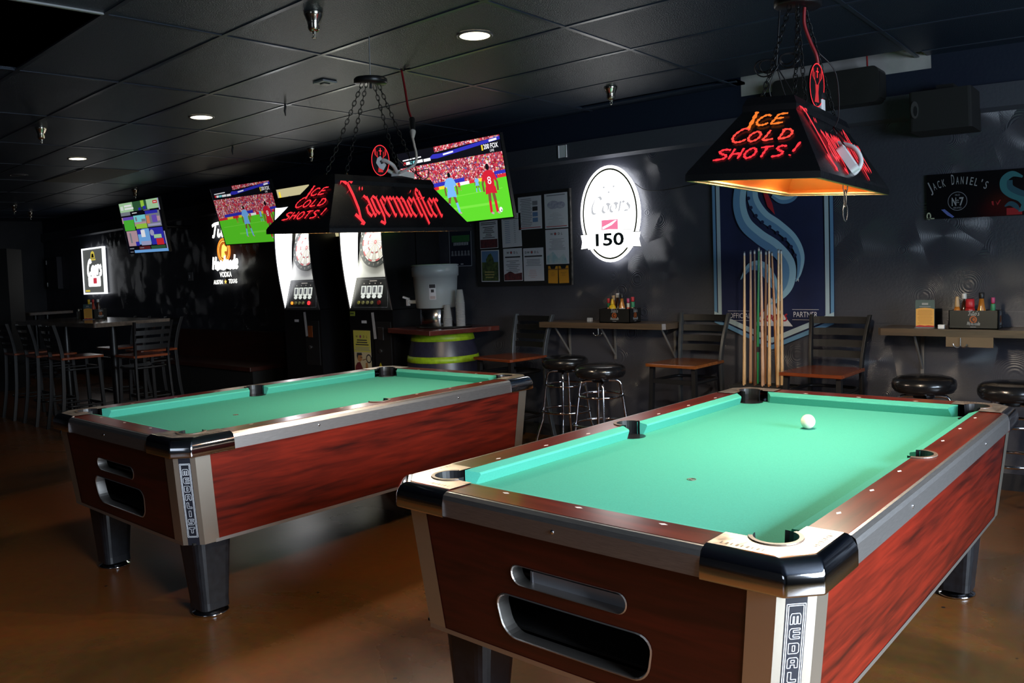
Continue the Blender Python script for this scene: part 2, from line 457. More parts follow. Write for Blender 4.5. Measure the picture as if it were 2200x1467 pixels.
TILE = mat('navy_ceiling_tile', (0.018, 0.029, 0.052), 0.38, spec=0.6, noise=0.25, nscale=160, bump=0.5, bscale=150)
TBAR = mat('ceiling_grid_bar', (0.032, 0.042, 0.064), 0.34, spec=0.7)
gx = [-2.56 + 1.22 * k for k in range(-11, 6)]
gx = [XL] + [x for x in gx if XL < x < XR] + [XR]
gy = [-0.13 - 0.61 * k for k in range(0, 14)]
gy = [0.0] + [y for y in gy if y > YF] + [YF]
m = MB()
for i in range(len(gx) - 1):
    for j in range(len(gy) - 1):
        x0, x1, y1, y0 = gx[i], gx[i + 1], gy[j], gy[j + 1]
        if abs(x1 + 3.78) < 0.02 and abs(y1 + 3.79) < 0.02: continue          # tile missing over the front
        if j == 0 and x1 > -2.6 and x0 < -1.3:                                   # border tiles missing above the banner
            if x0 < -2.5: m.b2((x0, y0, ZC + 0.004), (-2.49, y1, ZC + 0.02), TILE)
            if x1 > -1.3: m.b2((-1.28, y0, ZC + 0.004), (x1, y1, ZC + 0.02), TILE)
            continue
        if j == 1 and x1 > -2.6 and x0 < -1.4:
            m.b2((x0, y0, ZC + 0.004), (x1, y1 - 0.10, ZC + 0.02), TILE); continue
        m.b2((x0, y0, ZC + 0.004), (x1, y1, ZC + 0.02), TILE)
struct(m.build('ceiling'))
m = MB()
for x in gx[1:-1]: m.box((x, YF / 2, ZC + 0.004), (0.024, -YF, 0.008), TBAR)
for y in gy[1:-1]:
    if y > -0.2:
        m.b2((XL, y - 0.012, ZC), (-2.49, y + 0.012, ZC + 0.008), TBAR); m.b2((-1.28, y - 0.012, ZC), (XR, y + 0.012, ZC + 0.008), TBAR)
    else: m.box(((XL + XR) / 2, y, ZC + 0.0035), (XR - XL, 0.024, 0.008), TBAR)
struct(m.build('ceiling_grid'))
m = MB(); m.b2((XL, YF, 3.2), (XR, 0.12, 3.25), DARKWALL); struct(m.build('ceiling_deck'))
m = MB(); m.b2((-4.34, -4.38, 2.80), (-4.22, -3.81, 2.86), mat('grey_joist', (0.30, 0.32, 0.34), 0.7)); struct(m.build('ceiling_beam'))
m = MB(); m.b2((-3.775, -4.39, 2.606), (-3.760, -3.80, 2.625), mat('bare_metal_edge', (0.5, 0.5, 0.5), 0.5)); struct(m.build('trim_3'))
# ------------------------------------------------------------------ pool tables
TW, TL, TZ, BZ = 0.9837, 1.9304, 0.777, 0.729      # between cushion noses; rail top; cloth
PANEL_X_SHADED = wood('shaded_cherry_laminate_along_x', lin((40, 11, 8)), lin((78, 21, 14)), 0.30, 'x', 0.15)  # same laminate as the sides, shade on the end panels put into its colour
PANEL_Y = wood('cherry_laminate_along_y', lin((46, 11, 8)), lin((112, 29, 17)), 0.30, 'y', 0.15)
RAILW_X = wood('rail_laminate_along_x', lin((66, 20, 12)), lin((112, 38, 22)), 0.28, 'x', 0.3)
RAILW_Y = wood('rail_laminate_along_y', lin((66, 20, 12)), lin((112, 38, 22)), 0.28, 'y', 0.3)
CLOTH = mat('green_cloth', (0.058, 0.33, 0.25), 0.92, spec=0.15, noise=0.05, nscale=260, bump=0.10, bscale=700)
RIBBED = mat('ribbed_aluminium', (0.42, 0.41, 0.41), 0.36, 0.95, noise=0.12, nscale=60, stretch=(0.5, 0.5, 14))
POSTM = mat('brushed_post', (0.66, 0.62, 0.54), 0.34, 0.95)
CASTTOP = mat('worn_casting_top', (0.62, 0.52, 0.44), 0.36, 0.9, noise=0.12, nscale=30, rvar=0.08)
RUBBER = mat('pocket_rubber', (0.010, 0.010, 0.012), 0.35)
RIMR = mat('pocket_rim', (0.13, 0.085, 0.06), 0.4)
SIGHT = mat('sight_inlay', (0.75, 0.68, 0.66), 0.4)
PLATEK = mat('black_nameplate', (0.012, 0.014, 0.022), 0.35)
SILVERP = mat('silver_print', (0.60, 0.62, 0.66), 0.4)
LEGK = mat('black_leg_laminate', (0.010, 0.011, 0.014), 0.38, noise=0.3, nscale=40)
INSIDE = mat('dark_tray', (0.004, 0.004, 0.004), 0.9)
OT, OB, ZT, ZB = 0.128, 0.098, 0.706, 0.336         # cabinet outline offset at top / bottom

def off(z): return OB + (OT - OB) * (z - ZB) / (ZT - ZB)

# outline letters for the nameplate (unit box 0..1 x 0..1), drawn as closed outlines
NP = {
 'M': [[(0, 0), (0, .75), (.12, 1), (.88, 1), (1, .75), (1, 0), (.74, 0), (.74, .72), (.62, .72), (.62, 0), (.38, 0), (.38, .72), (.26, .72), (.26, 0)]],
 'E': [[(.15, 0), (0, .2), (0, .8), (.15, 1), (1, 1), (1, .82), (.36, .82), (.36, .62), (1, .62), (1, .40), (.36, .40), (.36, .18), (1, .18), (1, 0)]],
 'D': [[(0, 0), (0, 1), (.85, 1), (1, .85), (1, .15), (.85, 0)], [(.38, .22), (.38, .76), (.62, .76), (.62, .22)]],
 'A': [[(0, 0), (0, .82), (.15, 1), (.85, 1), (1, .82), (1, 0), (.70, 0), (.70, .30), (.32, .30), (.32, 0)], [(.34, .50), (.34, .76), (.68, .76), (.68, .50)]],
 'L': [[(.12, .12), (.12, 1), (.45, 1), (.45, .26), (.95, .26), (.95, 0), (.26, 0)]],
 'I': [[(.32, 0), (.32, 1), (.68, 1), (.68, 0)]],
 'S': [[(0, 0), (0, .22), (.66, .22), (.66, .38), (.12, .38), (0, .52), (0, .86), (.14, 1), (1, 1), (1, .78), (.34, .78), (.34, .62), (.88, .62), (1, .48), (1, .14), (.86, 0)]],
 'T': [[(.34, 0), (.34, .70), (0, .70), (0, 1), (1, 1), (1, .70), (.66, .70), (.66, 0)]],
}

def make_table(name, label, group, loc, rz, number=False):
    T = thing(name, label, 'pool table', loc, rz, group)
    xr = lambda s, u: (TW + u) if s > 0 else -u      # offset u outward in x
    yr = lambda s, v: (TL + v) if s > 0 else -v
    # --- slate bed with cloth
    m = MB(); m.b2((-0.036, -0.036, BZ - 0.03), (TW + 0.036, TL + 0.036, BZ), CLOTH)
    bed = m.build('bed', T)
    m = MB(); m.ring((TW / 2, 0.505, BZ + 0.0005), 0.013, 0.0012, RIMR, n=18, k=4); m.ring((TW / 2, 0.505, BZ + 0.0005), 0.006, 0.0012, RIMR, n=12, k=4); m.build('foot_spot', bed)
    # --- cushions: six cloth-covered noses
    def cushion(p0, p1, nx, ny, c0, c1):
        """p0->p1 along the nose, (nx,ny) outward; c0/c1 how far the back edge runs on at each end"""
        d = Vector((p1[0] - p0[0], p1[1] - p0[1])).normalized()
        prof = ((0.014, BZ + 0.0005), (0.0, BZ + 0.033), (0.001, BZ + 0.037), (0.004, BZ + 0.0395), (0.037, TZ), (0.037, BZ + 0.0005))
        rings = []
        for P, e, s in ((p0, c0, -1), (p1, c1, 1)):
            ring = []
            for o, z in prof:
                k = o / 0.037 * e * s
                ring.append((P[0] + nx * o + d.x * k, P[1] + ny * o + d.y * k, z))
            rings.append(ring)
        mm = MB(); mm.loft(rings, CLOTH, cap=True); return mm.build('cushion', T)
    hm = 0.062
    for s, X in ((-1, 0.0), (1, TW)):
        cushion((X, 0.098), (X, TL / 2 - hm), s, 0, 0.030, 0.014)
        cushion((X, TL / 2 + hm), (X, TL - 0.098), s, 0, 0.014, 0.030)
    for s, Y in ((-1, 0.0), (1, TL)):
        cushion((0.098, Y), (TW - 0.098, Y), 0, s, 0.030, 0.030)
    # --- wood rails with sights
    def arc(cx, cy, r, a0, a1, n=14): return [(cx + r * cos(a0 + (a1 - a0) * i / n), cy + r * sin(a0 + (a1 - a0) * i / n)) for i in range(n + 1)]
    for s in (-1, 1):
        m = MB(); xi, xo = 0.0375, 0.131
        # notch for the side pocket
        a = math.acos(max(-1, (xi - 0.040) / 0.062))
        notch = [(0.040 + 0.062 * cos(t), TL / 2 + 0.062 * sin(t)) for t in [(-a + 2 * a * i / 16) for i in range(17)]]
        poly = [(xi, 0.095), (xo, 0.095), (xo, TL - 0.095), (xi, TL - 0.095)] + notch[::-1]
        rings = [[(xr(s, u), y, z) for u, y in poly] for z in (TZ - 0.04, TZ)]
        m.loft(rings, RAILW_Y, cap=True)
        for k in (1, 2, 3, 5, 6, 7):
            y = TL / 8 * k; u = 0.0582
            m.add([(xr(s, u - .0065), y, TZ + .0006), (xr(s, u), y - .013, TZ + .0006), (xr(s, u + .0065), y, TZ + .0006), (xr(s, u), y + .013, TZ + .0006)], [(0, 1, 2, 3)], SIGHT)
        m.build('rail', T)
        m = MB(); rings = [[(xr(s, u), 0.0965, z), (xr(s, u), TL - 0.0965, z)] for u, z in ((0.131, TZ - 0.001), (0.140, TZ - 0.001), (0.150, TZ - 0.008), (0.154, TZ - 0.020), (0.154, ZT + 0.004), (0.131, ZT + 0.004))]
        m.loft(rings, RIBBED, closed=False)
        for y in (0.52, 1.41): m.sphere((xr(s, 0.154), y, TZ - 0.038), 0.006, CHROME, 10, 6, (0.5, 1, 1))
        m.build('rail_trim', T)
    for s in (-1, 1):
        m = MB(); rings = [[(x, yr(s, v), z) for x, v in ((0.095, 0.0375), (TW - 0.095, 0.0375), (TW - 0.095, 0.131), (0.095, 0.131))] for z in (TZ - 0.04, TZ)]
        m.loft(rings, RAILW_X, cap=True)
        for k in (1, 2, 3):
            x = TW / 4 * k; u = 0.0582
            m.add([(x - .013, yr(s, u), TZ + .0006), (x, yr(s, u - .0065), TZ + .0006), (x + .013, yr(s, u), TZ + .0006), (x, yr(s, u + .0065), TZ + .0006)], [(0, 1, 2, 3)], SIGHT)
        m.build('rail', T)
        m = MB(); rings = [[(0.0965, yr(s, u), z), (TW - 0.0965, yr(s, u), z)] for u, z in ((0.131, TZ - 0.001), (0.140, TZ - 0.001), (0.150, TZ - 0.008), (0.154, TZ - 0.020), (0.154, ZT + 0.004), (0.131, ZT + 0.004))]
        m.loft(rings, RIBBED, closed=False)
        m.sphere((TW * 0.49, yr(s, 0.154), TZ - 0.040), 0.006, CHROME, 10, 6, (1, 0.5, 1))
        m.build('rail_trim', T)
    # --- corner castings, pockets, posts, legs
    for sx in (-1, 1):
        for sy in (-1, 1):
            P = lambda u, v, z: (xr(sx, u), yr(sy, v), z)
            ch = 0.060
            def path(o, rb=0.014):
                k = rb * math.tan(radians(22.5)); P_ = [(o, -0.0965)]
                for (c0, d0, d1) in (((o, o - ch), (0, 1), (-.7071, .7071)), ((o - ch, o), (-.7071, .7071), (-1, 0))):
                    a_ = (c0[0] - d0[0] * k, c0[1] - d0[1] * k); b_ = (c0[0] + d1[0] * k, c0[1] + d1[1] * k)
                    for t in (0.0, .25, .5, .75, 1.0):
                        P_.append(tuple((1 - t) ** 2 * q0 + 2 * t * (1 - t) * q1 + t * t * q2 for q0, q1, q2 in zip(a_, c0, b_)))
                return P_ + [(-0.0965, o)]
            m = MB()
            rings = [[P(u, v, z) for u, v in path(o)] for o, z in ((0.124, TZ + 0.003), (0.131, TZ + 0.002), (0.140, TZ - 0.002), (0.148, TZ - 0.010), (0.154, TZ - 0.022), (0.1565, TZ - 0.032), (0.158, ZT + 0.006), (0.1565, ZT + 0.001), (0.153, ZT - 0.001), (0.128, ZT - 0.002))]
            m.loft(rings, CHROME, closed=False, smooth=True)
            # end returns of the casting
            for ends in (0, -1):
                m.add([r[ends] for r in rings], [tuple(range(len(rings)))], CHROME)
            cc, R = 0.012, 0.061
            a = math.asin((0.037 - cc) / R)
            arcp = [(cc + R * cos(t), cc + R * sin(t)) for t in [(pi - a) + ((-pi / 2 + a) - (pi - a)) * i / 18 for i in range(19)]]
            top = path(0.124) + [(-0.0965, 0.0375)] + arcp + [(0.0375, -0.0965)]
            m.add([P(u, v, TZ + 0.003) for u, v in top], [tuple(range(len(top)))], CASTTOP)
            # raised maker's marks worn down to ticks along both edges
            for i in range(9):
                for fl in (0, 1):
                    q = -0.072 + i * 0.012; w = (0.0025, 0.005)[i % 2]
                    c = [(q, 0.100), (q + w, 0.100), (q + w, 0.112), (q, 0.112)]
                    if fl: c = [(b_, a_) for a_, b_ in c]
                    m.add([P(u, v, TZ + 0.0036) for u, v in c], [(0, 1, 2, 3)], RIMR)
            m.build('corner_casting', T, autosmooth=False)
            m = MB()
            ang = [(pi - a) + ((-pi / 2 + a) - (pi - a)) * i / 20 for i in range(21)]
            sect = [[P(cc + r * cos(t), cc + r * sin(t), z) for t in ang] for r, z in ((0.061, TZ + 0.0032), (0.060, TZ + 0.0062), (0.050, TZ + 0.0062))]
            m.loft(sect, RIMR, closed=False)
            ang = [(pi + 0.02) + ((-pi / 2 - 0.02) - (pi + 0.02)) * i / 20 for i in range(21)]
            sect = [[P(cc + r * cos(t), cc + r * sin(t), z) for t in ang] for r, z in ((0.050, TZ + 0.006), (0.048, TZ - 0.02), (0.050, BZ - 0.06))]
            m.loft(sect, RUBBER, closed=False)
            # the drop: dark disc just above the cloth, biting a little into the bed
            m.add([P(cc - 0.012 + 0.058 * cos(2 * pi * i / 24), cc - 0.012 + 0.058 * sin(2 * pi * i / 24), BZ + 0.0008) for i in range(24)], [tuple(range(24))], RUBBER)
            m.build('pocket', T)
            # post: flange, chamfer face with nameplate, flange
            m = MB(); fl = 0.066
            sec = lambda o: [(o + .002, o - ch - fl), (o + .002, o - ch), (o - ch, o + .002), (o - ch - fl, o + .002)]
            m.loft([[P(u, v, z) for u, v in sec(off(z))] for z in (ZT, ZB)], POSTM, closed=False)
            post = m.build('corner_post', T)
            m = MB()
            # nameplate local frame on the chamfer: e along the face, outward n
            def F(e, z, d):
                o = off(z); L = ch / sqrt(2); cx_ = o - ch / 2 + 0.001
                return P(cx_ + (-e + d) / sqrt(2) , cx_ + (e + d) / sqrt(2), z)
            flip = -1 if sx * sy < 0 else 1
            def G(e, z, d): return F(e * (1 if sx * sy > 0 else -1) * (1 if sx > 0 else 1), z, d)
            # e>0 must read left-to-right for someone facing the corner
            sgn = {(1, -1): -1, (-1, -1): 1, (1, 1): 1, (-1, 1): -1}[(sx, sy)]
            H = lambda e, z, d: F(e * sgn, z, d)
            hw = 0.0235
            m.add([H(-hw, ZT, .0008), H(hw, ZT, .0008), H(hw, ZB, .0008), H(-hw, ZB, .0008)], [(0, 1, 2, 3)], PLATEK)
            def line(a, b, w=0.0010):
                ex, ez = b[0] - a[0], b[1] - a[1]; l = hypot(ex, ez) or 1; nx, nz = -ez / l * w, ex / l * w
                m.add([H(a[0] + nx, a[1] + nz, .0016), H(b[0] + nx, b[1] + nz, .0016), H(b[0] - nx, b[1] - nz, .0016), H(a[0] - nx, a[1] - nz, .0016)], [(0, 1, 2, 3)], SILVERP)
            zt, zb_ = ZT - 0.030, ZB + 0.034
            for q in (0.0205, 0.0165):
                dz = 0.0205 - q
                R4 = [(-q, zt - dz), (q, zt - dz), (q, zb_ + dz), (-q, zb_ + dz)]
                for i in range(4): line(R4[i], R4[(i + 1) % 4])
            word = 'MEDALIST'; n = len(word); cell = (zt - zb_ - 0.03) / n
            for i, chh in enumerate(word):
                z0 = zt - 0.018 - cell * (i + 1) + 0.006
                for lp in NP[chh]:
                    pts = [(-0.0115 + 0.023 * a_, z0 + (cell - 0.010) * b_) for a_, b_ in lp]
                    for k in range(len(pts)): line(pts[k], pts[(k + 1) % len(pts)], 0.0009)
            m.build('nameplate', post)
            # leg
            m = MB(); rings = []
            for z, hw_, in ((ZB + 0.01, 0.088), (0.06, 0.066), (0.028, 0.066)):
                ou = 0.050 if z > 0.2 else 0.034       # outer faces lean in a little
                ring = [(ou - 2 * hw_ + q[0] * 2 * hw_, ou - 2 * hw_ + q[1] * 2 * hw_) for q in rrect(0, 0, 1, 1, 0.22, 4)]
                rings.append([P(u, v, z) for u, v in ring])
            m.loft(rings, LEGK, cap=True, smooth=False)
            leg = m.build('leg', T, bevel=0.004)
            m = MB(); c = P(-0.032, -0.032, 0)
            m.lathe(((0.070, 0.0), (0.078, 0.004), (0.076, 0.010), (0.045, 0.020), (0.018, 0.024), (0.018, 0.034)), CHROME, c, 28)
            m.build('foot', leg)
    for s in (-1, 1):
        m = MB(); cx = 0.040
        P = lambda u, y, z: (xr(s, u), y, z)
        ang = [-1.62 + 3.24 * i / 20 for i in range(21)]
        m.loft([[P(cx + r * cos(t), TL / 2 + r * sin(t), z) for t in ang] for r, z in ((0.062, TZ + 0.0008), (0.061, TZ + 0.004), (0.050, TZ + 0.004))], RIMR, closed=False)
        m.loft([[P(cx + r * cos(t), TL / 2 + r * sin(t), z) for t in [-1.9 + 3.8 * i / 20 for i in range(21)]] for r, z in ((0.050, TZ + 0.004), (0.049, TZ - 0.02), (0.050, BZ - 0.06))], RUBBER, closed=False)
        m.add([P(0.028 + 0.052 * cos(2 * pi * i / 24), TL / 2 + 0.052 * sin(2 * pi * i / 24), BZ + 0.0008) for i in range(24)], [tuple(range(24))], RUBBER)
        m.build('pocket', T)
    # --- cabinet panels
    for s in (-1, 1):
        m = MB()
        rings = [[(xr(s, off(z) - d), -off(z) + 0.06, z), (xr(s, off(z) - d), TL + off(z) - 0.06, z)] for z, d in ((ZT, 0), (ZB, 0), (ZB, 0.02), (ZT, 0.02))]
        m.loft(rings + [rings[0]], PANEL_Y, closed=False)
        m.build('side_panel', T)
        m = MB()
        y0, y1 = -OB + 0.11, TL + OB - 0.11
        m.loft([[(xr(s, u), y0, z), (xr(s, u), y1, z)] for u, z in ((OB + .003, ZB + 0.012), (OB + .003, ZB - 0.002), (OB - 0.02, ZB - 0.002))], ALU, closed=False)
        m.build('bottom_trim', T)
    # far end panel
    m = MB()
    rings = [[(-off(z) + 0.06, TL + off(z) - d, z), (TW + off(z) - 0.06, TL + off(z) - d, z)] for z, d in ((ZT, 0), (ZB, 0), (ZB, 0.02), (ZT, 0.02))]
    m.loft(rings + [rings[0]], PANEL_X_SHADED, closed=False); m.build('end_panel', T)
    # near end panel with two ball-return openings
    def hole(x0, z0, x1, z1, r, flare, n=6):
        P = rrect(x0, z0, x1, z1, r, n); zm = (z0 + z1) / 2; cx = (x0 + x1) / 2
        return [(cx + (x - cx) * (1 + flare * (z - zm) / (z1 - z0)), z) for x, z in P]
    cx = TW / 2
    up = hole(cx - 0.180, 0.556, cx + 0.180, 0.611, 0.027, 0.03)
    lo = hole(cx - 0.238, 0.394, cx + 0.238, 0.518, 0.045, 0.10)
    bm = bmesh.new()
    outer = [(-OB + 0.06, ZB), (TW + OB - 0.06, ZB), (TW + OT - 0.06, ZT), (-OT + 0.06, ZT)]
    Y = lambda z: -off(z)
    for lp in (outer, up, lo):
        vs = [bm.verts.new((x, Y(z), z)) for x, z in lp]
        for i in range(len(vs)): bm.edges.new((vs[i], vs[(i + 1) % len(vs)]))
    bmesh.ops.triangle_fill(bm, edges=bm.edges[:], use_beauty=True)
    me = bpy.data.meshes.new('end_panel'); bm.to_mesh(me); bm.free(); me.materials.append(PANEL_X_SHADED)
    ep = bpy.data.objects.new('end_panel', me); COL.objects.link(ep); ep.parent = T
    for lp in (up, lo):
        m = MB(); czz = sum(p[1] for p in lp) / len(lp)
        sc = lambda k: [(cx + (x - cx) * (1 - k * 0.35), czz + (z - czz) * (1 - k)) for x, z in lp]
        m.loft([[(x, Y(z) + d, z) for x, z in q] for q, d in ((sc(-0.05), -0.0015), (sc(0.0), -0.0035), (sc(0.03), 0.0), (sc(0.03), 0.040))], ALU)
        m.build('slot_rim', ep)
    m = MB()
    m.b2((0.10, -0.03, 0.545), (TW - 0.10, 0.35, 0.553), INSIDE)        # trays
    m.b2((0.10, -0.03, 0.384), (TW - 0.10, 0.35, 0.392), INSIDE)
    m.b2((0.10, 0.35, 0.384), (TW - 0.10, 0.36, 0.66), INSIDE)
    m.b2((0.09, -0.03, 0.384), (0.10, 0.36, 0.66), INSIDE); m.b2((TW - 0.10, -0.03, 0.384), (TW - 0.09, 0.36, 0.66), INSIDE)
    m.build('ball_tray', T)
    m = MB(); m.loft([[(-OB + 0.06, -OB - .003, ZB + 0.012), (TW + OB - 0.06, -OB - .003, ZB + 0.012)], [(-OB + 0.06, -OB - .003, ZB - 0.002), (TW + OB - 0.06, -OB - .003, ZB - 0.002)]], ALU, closed=False); m.build('bottom_trim', T)
    m = MB(); m.b2((-OB + 0.022, -OB + 0.022, ZB), (TW + OB - 0.022, TL + OB - 0.022, ZB + 0.008), INSIDE); m.build('cabinet_floor', T)
    if number:
        m = MB(); m.text('2', 0, 0, 0.043, 0, GOLD, bold=0.0, w=0.021)
        o = m.build('number', ep); o.location = (-0.022, -off(0.66) - 0.0015, 0.660); o['label'] = 'gold number two'
    return T

T1 = make_table('pool_table', 'left-hand pool table with darker green cloth, farther from the viewer', 'coin-operated pool tables', (-4.109, -3.815, 0), 0.018978)
T2 = make_table('pool_table', 'nearest pool table with bright green cloth and gold number 2', 'coin-operated pool tables', (-1.707, -3.708, 0), -0.018321, number=True)
c, s = cos(-0.018321), sin(-0.018321)
def on_t2(x, y, z): return (-1.707 + c * x - s * y, -3.708 + s * x + c * y, z)
m = MB(); m.sphere((0, 0, 0.0285), 0.0285, mat('ivory_ball', (0.80, 0.74, 0.62), 0.12, coat=0.5), 32, 20)
tag(m.build('cue_ball', loc=on_t2(0.482, 1.432, BZ)), 'white cue ball lying on the bright green cloth of the nearest table', 'ball')
# white plastic rack put away in the upper slot
m = MB(); RK = mat('white_rack_plastic', (0.42, 0.42, 0.46), 0.35)
tri_o = rrect(-0.165, 0, 0.165, 0.02, 0.008, 3)
for (a_, b_) in (((-0.150, 0.0), (0.150, 0.0)), ((0.150, 0.0), (0.0, 0.26)), ((0.0, 0.26), (-0.150, 0.0))):
    a_, b_ = Vector((*a_, 0)), Vector((*b_, 0)); d = (b_ - a_).normalized(); n = Vector((-d.y, d.x, 0)) * 0.006
    m.loft([[a_ + n - d * .006, b_ + n + d * .006, b_ - n + d * .006, a_ - n - d * .006], [p + Vector((0, 0, 0.033)) for p in (a_ + n - d * .006, b_ + n + d * .006, b_ - n + d * .006, a_ - n - d * .006)]], RK, cap=True)
tag(m.build('ball_rack', loc=on_t2(TW / 2 + 0.008, -0.075, 0.5535), rot=(0, 0, -0.018)), 'white plastic ball rack lying in the upper slot of the nearest table', 'rack', None)
# ------------------------------------------------------------------ pool-table lamps
SHADE_IN = mat('amber_shade_lining', (0.70, 0.20, 0.025), 0.55)
LIP = mat('pale_wood_lip', (0.62, 0.36, 0.14), 0.5)
SHADE = mat('black_shade', (0.006, 0.006, 0.007), 0.28, rvar=0.05, nscale=8)
RED_LIT = glow('red_lit_lettering', (1.0, 0.030, 0.045), 1.1)
CORAL_LIT = glow('coral_lit_lettering', (1.0, 0.065, 0.045), 1.1)
ORANGE_LIT = glow('orange_lit_lettering', (1.0, 0.20, 0.02), 1.1)
RED_TUBE = glow('red_tube', (1.0, 0.02, 0.03), 1.6)
CHAINM = mat('black_chain', (0.015, 0.015, 0.015), 0.35, 0.6)
BULB = glow('warm_bulb', (1.0, 0.66, 0.30), 14.0)
REDCORD = mat('red_cord', (0.30, 0.015, 0.02), 0.5)
WCORD = mat('white_cord', (0.60, 0.60, 0.60), 0.45)

def chain(mm, p0, p1, sag=0.0, pitch=0.026, r=0.0022):
    p0, p1 = Vector(p0), Vector(p1); n = max(2, int((p1 - p0).length / pitch))
    side = Vector((0, 0, -1))
    P = [p0.lerp(p1, i / n) + side * sag * 4 * (i / n) * (1 - i / n) for i in range(n + 1)]
    for i in range(n):
        a, b = P[i], P[i + 1]; d = (b - a).normalized(); q = d.orthogonal().normalized(); q2 = d.cross(q)
        w = (q, q2)[i % 2]; L = (b - a).length * 0.68; c = (a + b) / 2
        mm.tube([c + d * L * cos(t) + w * 0.0085 * sin(t) for t in [2 * pi * k / 10 for k in range(10)]], r, CHAINM, n=4, closed=True)

# brush lettering, unit box, round brush strokes
HAND = {
 'I': [[(.5, 1), (.47, .5), (.42, -.15)]],
 'C': [[(.95, .86), (.62, .98), (.25, .70), (.12, .35), (.32, .06), (.70, .06), (.98, .22)]],
 'E': [[(.95, 1.0), (.35, .92), (.22, .5), (.12, .08), (.9, .16)], [(.25, .54), (.80, .60)]],
 'O': [[(.55, .98), (.18, .72), (.10, .30), (.40, .02), (.82, .25), (.88, .70), (.55, .98)]],
 'L': [[(.35, 1), (.25, .5), (.15, .05), (.85, .14)]],
 'D': [[(.25, .95), (.20, .5), (.12, .04)], [(.08, .92), (.60, .95), (.92, .62), (.75, .22), (.12, .04)]],
 'S': [[(.92, .92), (.50, .98), (.22, .78), (.48, .56), (.80, .40), (.70, .12), (.05, .0)]],
 'H': [[(.18, 1), (.08, .0)], [(.90, 1.02), (.80, .02)], [(.12, .48), (.85, .54)]],
 'T': [[(.02, .92), (.98, 1.02)], [(.55, .98), (.45, .45), (.40, .0)]],
 '!': [[(.68, 1.25), (.45, .35)], [(.36, .10), (.33, .0)]],
}
# broad-pen blackletter, x-height 1
def _st(x, top=1.0, bot=0.0): return [(x - .10, top - .12), (x, top), (x + .02, top - .16), (x + .02, bot + .16), (x + .06, bot), (x + .18, bot + .14)]
BL = {
 'J': (1.15, [[(.05, 1.55), (.25, 1.75), (.55, 1.55), (.95, 1.72), (1.05, 1.62)], [(.62, 1.55), (.66, 1.0), (.60, .35), (.40, -.15), (.12, .10)], [(.20, 1.10), (.45, 1.22)], [(.40, -.15), (.55, -.35), (.30, -.30)]]),
 'a': (.78, [[(.12, .86), (.36, 1.0), (.58, .84)], _st(.58, .95), [(.60, .62), (.20, .48), (.12, .20), (.30, .0), (.58, .22)]]),
 'g': (.80, [[(.16, .90), (.14, .30), (.30, .12), (.58, .30)], [(.16, .90), (.36, 1.0), (.60, .88), (.74, 1.0)], [(.60, .92), (.60, .0), (.40, -.36), (.10, -.22)]]),
 'e': (.66, [[(.14, .86), (.14, .22), (.30, .0), (.60, .18)], [(.14, .86), (.40, 1.0), (.56, .76), (.18, .50)]]),
 'r': (.60, [_st(.16), [(.22, .80), (.42, 1.0), (.54, .84)]]),
 'm': (1.25, [_st(.14), [(.18, .80), (.46, 1.0), (.58, .84)], _st(.58, .9), [(.62, .80), (.90, 1.0), (1.02, .84)], _st(1.02, .9)]),
 'i': (.42, [_st(.16), [(.14, 1.26), (.24, 1.36)]]),
 's': (.46, [[(.18, -.36), (.20, 1.25), (.42, 1.48), (.56, 1.34)], [(.06, .95), (.36, .98)]]),
 't': (.50, [[(.10, 1.18), (.18, 1.34), (.18, .18), (.32, .0), (.48, .16)], [(.02, .96), (.44, 1.0)]]),
}

def stag_oval(mm, yv, s=1.0):
    """oval emblem: red ring, stag head with antlers and a cross between them (x-z plane facing -y)"""
    mm.ext([(s * 0.056 * cos(2 * pi * i / 32), s * 0.078 * sin(2 * pi * i / 32)) for i in range(32)], yv, yv + 0.006, SHADE)
    mm.ann(0, 0, s * 0.056, s * 0.078, s * 0.0035, yv - 0.001, RED_TUBE)
    for sg in (-1, 1):
        mm.stroke([(sg * s * q[0], s * q[1]) for q in ((.006, .000), (.018, .016), (.034, .030), (.036, .056))], yv - .001, MATS['dim_red_print'], s * .005)
        mm.stroke([(sg * s * q[0], s * q[1]) for q in ((.018, .016), (.020, .044))], yv - .001, MATS['dim_red_print'], s * .004)
        mm.stroke([(sg * s * q[0], s * q[1]) for q in ((.028, .024), (.030, .058))], yv - .001, MATS['dim_red_print'], s * .004)
    mm.plate([(s * q[0], s * q[1]) for q in ((-.014, .002), (.014, .002), (.010, -.024), (.016, -.060), (-.016, -.060), (-.010, -.024))], yv - .001, MATS['dim_red_print'])
    mm.rect(-.002 * s, .026 * s, .002 * s, .062 * s, yv - .0012, RED_TUBE); mm.rect(-.009 * s, .046 * s, .009 * s, .050 * s, yv - .0012, RED_TUBE)
glow('dim_red_print', (0.55, 0.008, 0.012), 1.0)

